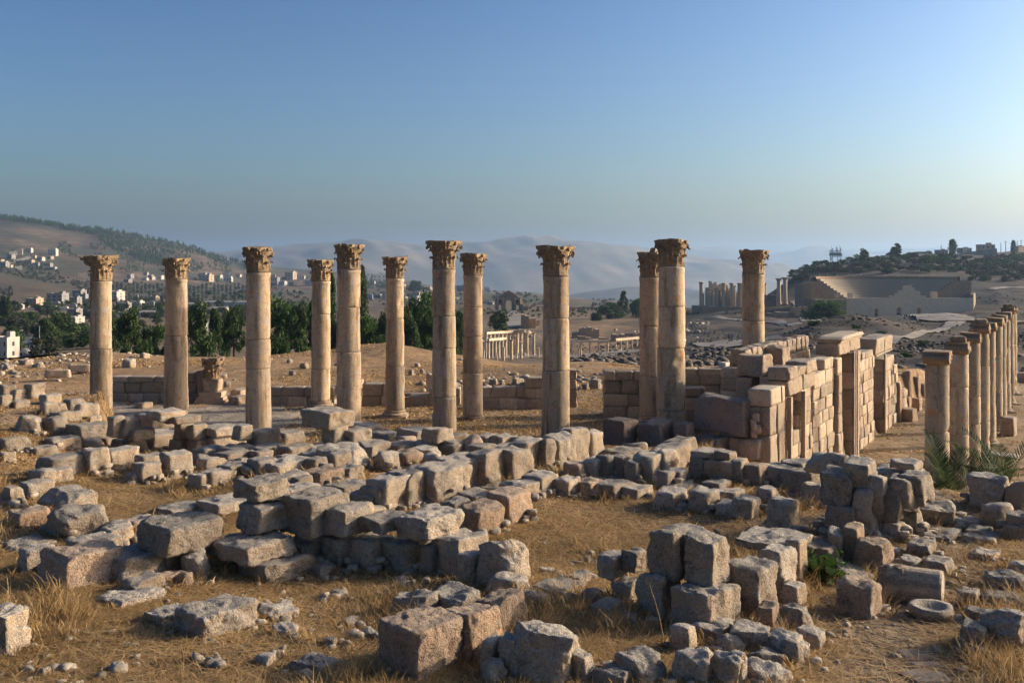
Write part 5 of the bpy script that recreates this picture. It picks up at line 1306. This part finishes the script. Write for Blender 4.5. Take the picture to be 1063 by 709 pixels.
blades('dry_grass',460000,1,'short dry yellow grass covering the ground between the stones',.055,1.3,(7,26,-120,1180),0.0036,.6,d_near,spread=.07)
blades('dry_grass',90000,2,'taller tufts of dry straw beside the stones',.17,.6,(7,26,-120,1180),.0028,.7,d_tall,clump=26,spread=.055)
blades('fallen_straw',170000,3,'fallen straw stalks lying on the ground',.20,1.5,(6.9,22,-100,1160),.0036,.1,lambda x,y:np.clip(.6+.4*n2(x,y,.9,64),0,1)*(1-.9*pathmask(x,y)),clump=6,spread=.15)
def d_field(x,y):
    s=(x-WX)*.866-(y-WY)*.5; fl=(y>29)&(y<40)
    return np.where(s>0,.10,np.where(fl,np.clip(n2(x,y,.6,65)-.5,0,1)*.6,.5*np.clip(.5+n2(x,y,.5,66),0,1)))
blades('field_grass',120000,4,'dry grass in the fields behind the columns',.075,.9,(29,62,-60,1100),.005,.5,d_field,clump=14,spread=.16)
# tufts that grow close round the stones, and small rubble packed between them
def around(n,seed,out=.12):
    g=np.random.default_rng(seed); A=np.array([p for p in PL if 7.5<p[1]<24]); i=g.integers(0,len(A),n); q=A[i]
    sd=g.integers(0,4,n); u=g.uniform(-.55,.55,n); o_=np.abs(g.normal(size=n))*out
    lx=np.where(sd%2==0,u*q[:,2],(np.where(sd==1,1,-1))*(q[:,2]/2+o_)); ly=np.where(sd%2==0,(np.where(sd==0,1,-1))*(q[:,3]/2+o_),u*q[:,3])
    c,s=np.cos(q[:,4]),np.sin(q[:,4]); return q[:,0]+lx*c-ly*s, q[:,1]+lx*s+ly*c
AR=around(5200,81)
def tufts(name,label,xy,per,hm,seed):
    g=np.random.default_rng(seed); x=np.repeat(xy[0],per); y=np.repeat(xy[1],per); hc=np.repeat(g.lognormal(0,.35,len(xy[0])),per)*hm; n=len(x)
    x=x+g.normal(size=n)*.03; y=y+g.normal(size=n)*.03; z=zt(x,y)-.02; a=g.uniform(0,6.28,n); la=g.uniform(.05,.75,n); h=hc*g.uniform(.5,1.3,n)
    dr=np.stack([np.cos(a)*np.sin(la),np.sin(a)*np.sin(la),np.cos(la)],1); b=g.uniform(0,6.28,n); wd=.0026*np.maximum(1,y/9)
    W_=np.stack([np.cos(b)*wd,np.sin(b)*wd,0*b],1); p0=np.stack([x,y,z],1); m_=p0+dr*(h*.55)[:,None]; t_=p0+dr*h[:,None]+np.stack([np.cos(a)*h*.18,np.sin(a)*h*.18,-h*.12],1)
    V=np.stack([p0-W_,p0+W_,m_+W_*.7,t_,m_-W_*.7],1).reshape(-1,3); i=np.arange(n)*5
    o=mk(name,V,np.stack([i,i+1,i+2,i+3,i+4],1),M['grass']); tag(o,label,'grass',None,'stuff')
tufts('dry_grass','dry straw tufts growing against the stones',(AR[0],AR[1]),14,.10,82)
# stalks: single tall dry stems in front
g=random.Random(3)
for i,(px,py,h,l) in enumerate(((690,662,.55,'tall bent dry stalk before the near pier'),(699,640,.5,'second dry stalk leaning right by the near pier'),(548,565,.35,'thin dry stalk at the court edge'),(452,655,.45,'thin dry stalk before the near left block'),(420,640,.4,'dry stalk left of the near left block'),(1048,655,.5,'dry seed stalk at the lower right border'))):
    p=hit(px,py+6); V=[];Fc=[]; d=Vector((g.uniform(-.35,.35),g.uniform(-.1,.1),1)).normalized(); q=Vector(p)
    N=10
    for k in range(N+1):
        r=.004*(1-k/N*.7)
        for j in range(4): V.append((q.x+r*math.cos(j*1.57),q.y+r*math.sin(j*1.57),q.z))
        q=q+d*h/N; d=(d+Vector((g.uniform(-.06,.06),0,-.02))).normalized()
    Fc=[(k*4+j,k*4+(j+1)%4,k*4+4+(j+1)%4,k*4+4+j) for k in range(N) for j in range(4)]
    o=mk('dry_stalk',V,Fc,M['grass']); tag(o,l,'plant')
# pebbles
def pebbles(name,n,seed,region,size,label,mat,dens):
    g=np.random.default_rng(seed); V0,F0=cubegrid(2); P0=V0/np.linalg.norm(V0,axis=1)[:,None]**.8; vs_=[];fs=[];c=0
    y=region[0]*(region[1]/region[0])**g.random(n); x=(g.uniform(region[2],region[3],n)-CX)/F*y; k=dens(x,y)>g.random(n); x=x[k];y=y[k]; z=zt(x,y)
    for i in range(len(x)):
        s=min(size*2.2,size*g.lognormal(0,.55)); sc_=np.array([1,g.uniform(.6,1),g.uniform(.4,.75)])*s; a=g.uniform(0,6.28); P=P0*(1+.22*g.normal(size=P0.shape))*sc_
        vs_.append(np.stack([P[:,0]*math.cos(a)-P[:,1]*math.sin(a)+x[i],P[:,0]*math.sin(a)+P[:,1]*math.cos(a)+y[i],P[:,2]+z[i]+s*.15],1)); fs.append(F0+c); c+=len(P0)
    o=mk(name,np.concatenate(vs_),np.concatenate(fs),M[mat]); tag(o,label,'pebbles',None,'stuff')
M['dark_rub']=stone_mat('dark_rubble_stone',(.15,.115,.085),(.13,.115,.095),(.07,.06,.05),.5,.3,.3,.4,.02,True)
M['peb']=stone_mat('pebble_stone',(.36,.28,.19),(.32,.30,.26),(.2,.17,.14),.5,1,.3,.4,.01,True)
pebbles('gravel',3800,5,(7,26,-80,1160),.022,'small stones and gravel scattered in the straw','peb',lambda x,y:np.clip(.25+.5*n2(x,y,.8,71)+.9*pathmask(x,y),.05,1))
pebbles('field_rubble',1600,6,(41,62,-60,720),.10,'rubble strewn over the dry field behind the columns','peb',lambda x,y:np.clip(.25+.7*n2(x,y,.25,72),.03,1))
pebbles('dark_rubble',15000,7,(66,330,590,1090),.26,'dark rubble covering the slopes between church and theatre','dark_rub',lambda x,y:np.clip(.2+.7*n2(x,y,.08,73),.03,1))
RB=around(3000,91,.08); g=np.random.default_rng(92); V0,F0=cubegrid(3); P0=V0/((np.abs(V0)**9).sum(1)**(1/9))[:,None]; vs_=[];fs=[];c=0
for x,y in zip(*RB):
    s=min(.07,.028*g.lognormal(0,.5)); P=P0.copy()
    for _ in range(4):
        d=g.normal(size=3); d/=np.linalg.norm(d); ee=np.maximum(0,P@d-np.abs(d).sum()*g.uniform(.38,.62)); P-=ee[:,None]*d
    P=P*np.array([1,g.uniform(.6,1),g.uniform(.5,.85)])*s; a=g.uniform(0,6.28)
    vs_.append(np.stack([P[:,0]*math.cos(a)-P[:,1]*math.sin(a)+x,P[:,0]*math.sin(a)+P[:,1]*math.cos(a)+y,P[:,2]+Z(x,y)+s*.3],1)); fs.append(F0+c); c+=len(P0)
A=[p for p in PL if 11.5<p[1]<23 and p[5]>.22]
for _ in range(1300):
    q=A[int(g.integers(0,len(A)))]; sd=g.choice([-1,1]); lx=sd*(q[2]/2+g.uniform(-.02,.07)); ly=g.uniform(-.42,.5)*q[3]; cq,sq=math.cos(q[4]),math.sin(q[4]); x=q[0]+lx*cq-ly*sq; y=q[1]+lx*sq+ly*cq
    s=g.uniform(.04,.085); P=P0.copy()
    for _k in range(5):
        d=g.normal(size=3); d/=np.linalg.norm(d); ee=np.maximum(0,P@d-np.abs(d).sum()*g.uniform(.5,.85)); P-=ee[:,None]*d
    P=P*np.array([1.1,g.uniform(.6,.9),g.uniform(.45,.7)])*s; a=g.uniform(0,6.28); zb=Z(x,y)
    vs_.append(np.stack([P[:,0]*math.cos(a)-P[:,1]*math.sin(a)+x,P[:,0]*math.sin(a)+P[:,1]*math.cos(a)+y,P[:,2]+zb+s*.4+g.uniform(0,.32)*q[5]*(g.random()<.6)],1)); fs.append(F0+c); c+=len(P0)
o=mk('rubble',np.concatenate(vs_),np.concatenate(fs),M['peb']); tag(o,'small broken rubble packed round the foot of the stones','rubble',None,'stuff')
pebbles('plaza_rubble',1500,17,(205,420,500,735),.55,'pale rubble lying round the ruins beyond the plaza','peb',lambda x,y:np.clip(.3+.7*n2(x,y,.06,75),.02,1))
# individual stones in the field
GS='stones strewn over the field behind the columns'
fs=[(128,140,372,382),(104,116,367,373),(145,155,366,372),(20,34,372,379),(4,14,378,384),(36,46,376,382),(312,320,376,383),(300,307,384,390),(298,304,373,377),(430,436,377,381),(424,430,384,390),(436,441,383,388),(461,466,386,391),(508,516,392,400),(532,540,391,400),(518,524,396,401),(612,624,393,404),(604,612,398,405),(232,240,395,402),(228,236,388,393),(470,476,397,402),(575,582,398,404),(268,274,398,404)]
fs.sort()
for i,(a,b,c,d) in enumerate(fs):
    o,_,_,_=stone(a,b,c,d,'r'); wh='near the left border' if a<60 else 'behind the leftmost columns' if a<170 else 'right of the second column' if a<280 else 'between third and fourth columns' if a<400 else 'behind the seventh column' if a<500 else 'between eighth column and lone column' if a<570 else 'right of the lone column'
    tag(o,'small %s stone lying in the field %s'%(['pale','grey','low','upright'][i%4],wh),'boulder',GS+' '+wh)
# ---------------------------------------------------------------- haze
zlo=-900.0; zhi=330.0
hb_=MB(); hb_.box(-9500,9500,-300,14500,zlo,zhi); o=hb_.build('haze'); hm=bpy.data.materials.new('haze'); hm.use_nodes=True; t=hm.node_tree; t.nodes.clear()
pv=t.nodes.new('ShaderNodeVolumePrincipled'); pv.inputs['Color'].default_value=(.45,.68,1.0,1); pv.inputs['Density'].default_value=.95e-4; pv.inputs['Anisotropy'].default_value=.45
oo=t.nodes.new('ShaderNodeOutputMaterial'); t.links.new(pv.outputs[0],oo.inputs['Volume']); o.data.materials.append(hm); tag(o,'pale blue haze over the valley','haze',None,'stuff')

for o in bpy.data.objects:
    if 'category' in o and 'kind' not in o: o['kind']='thing'
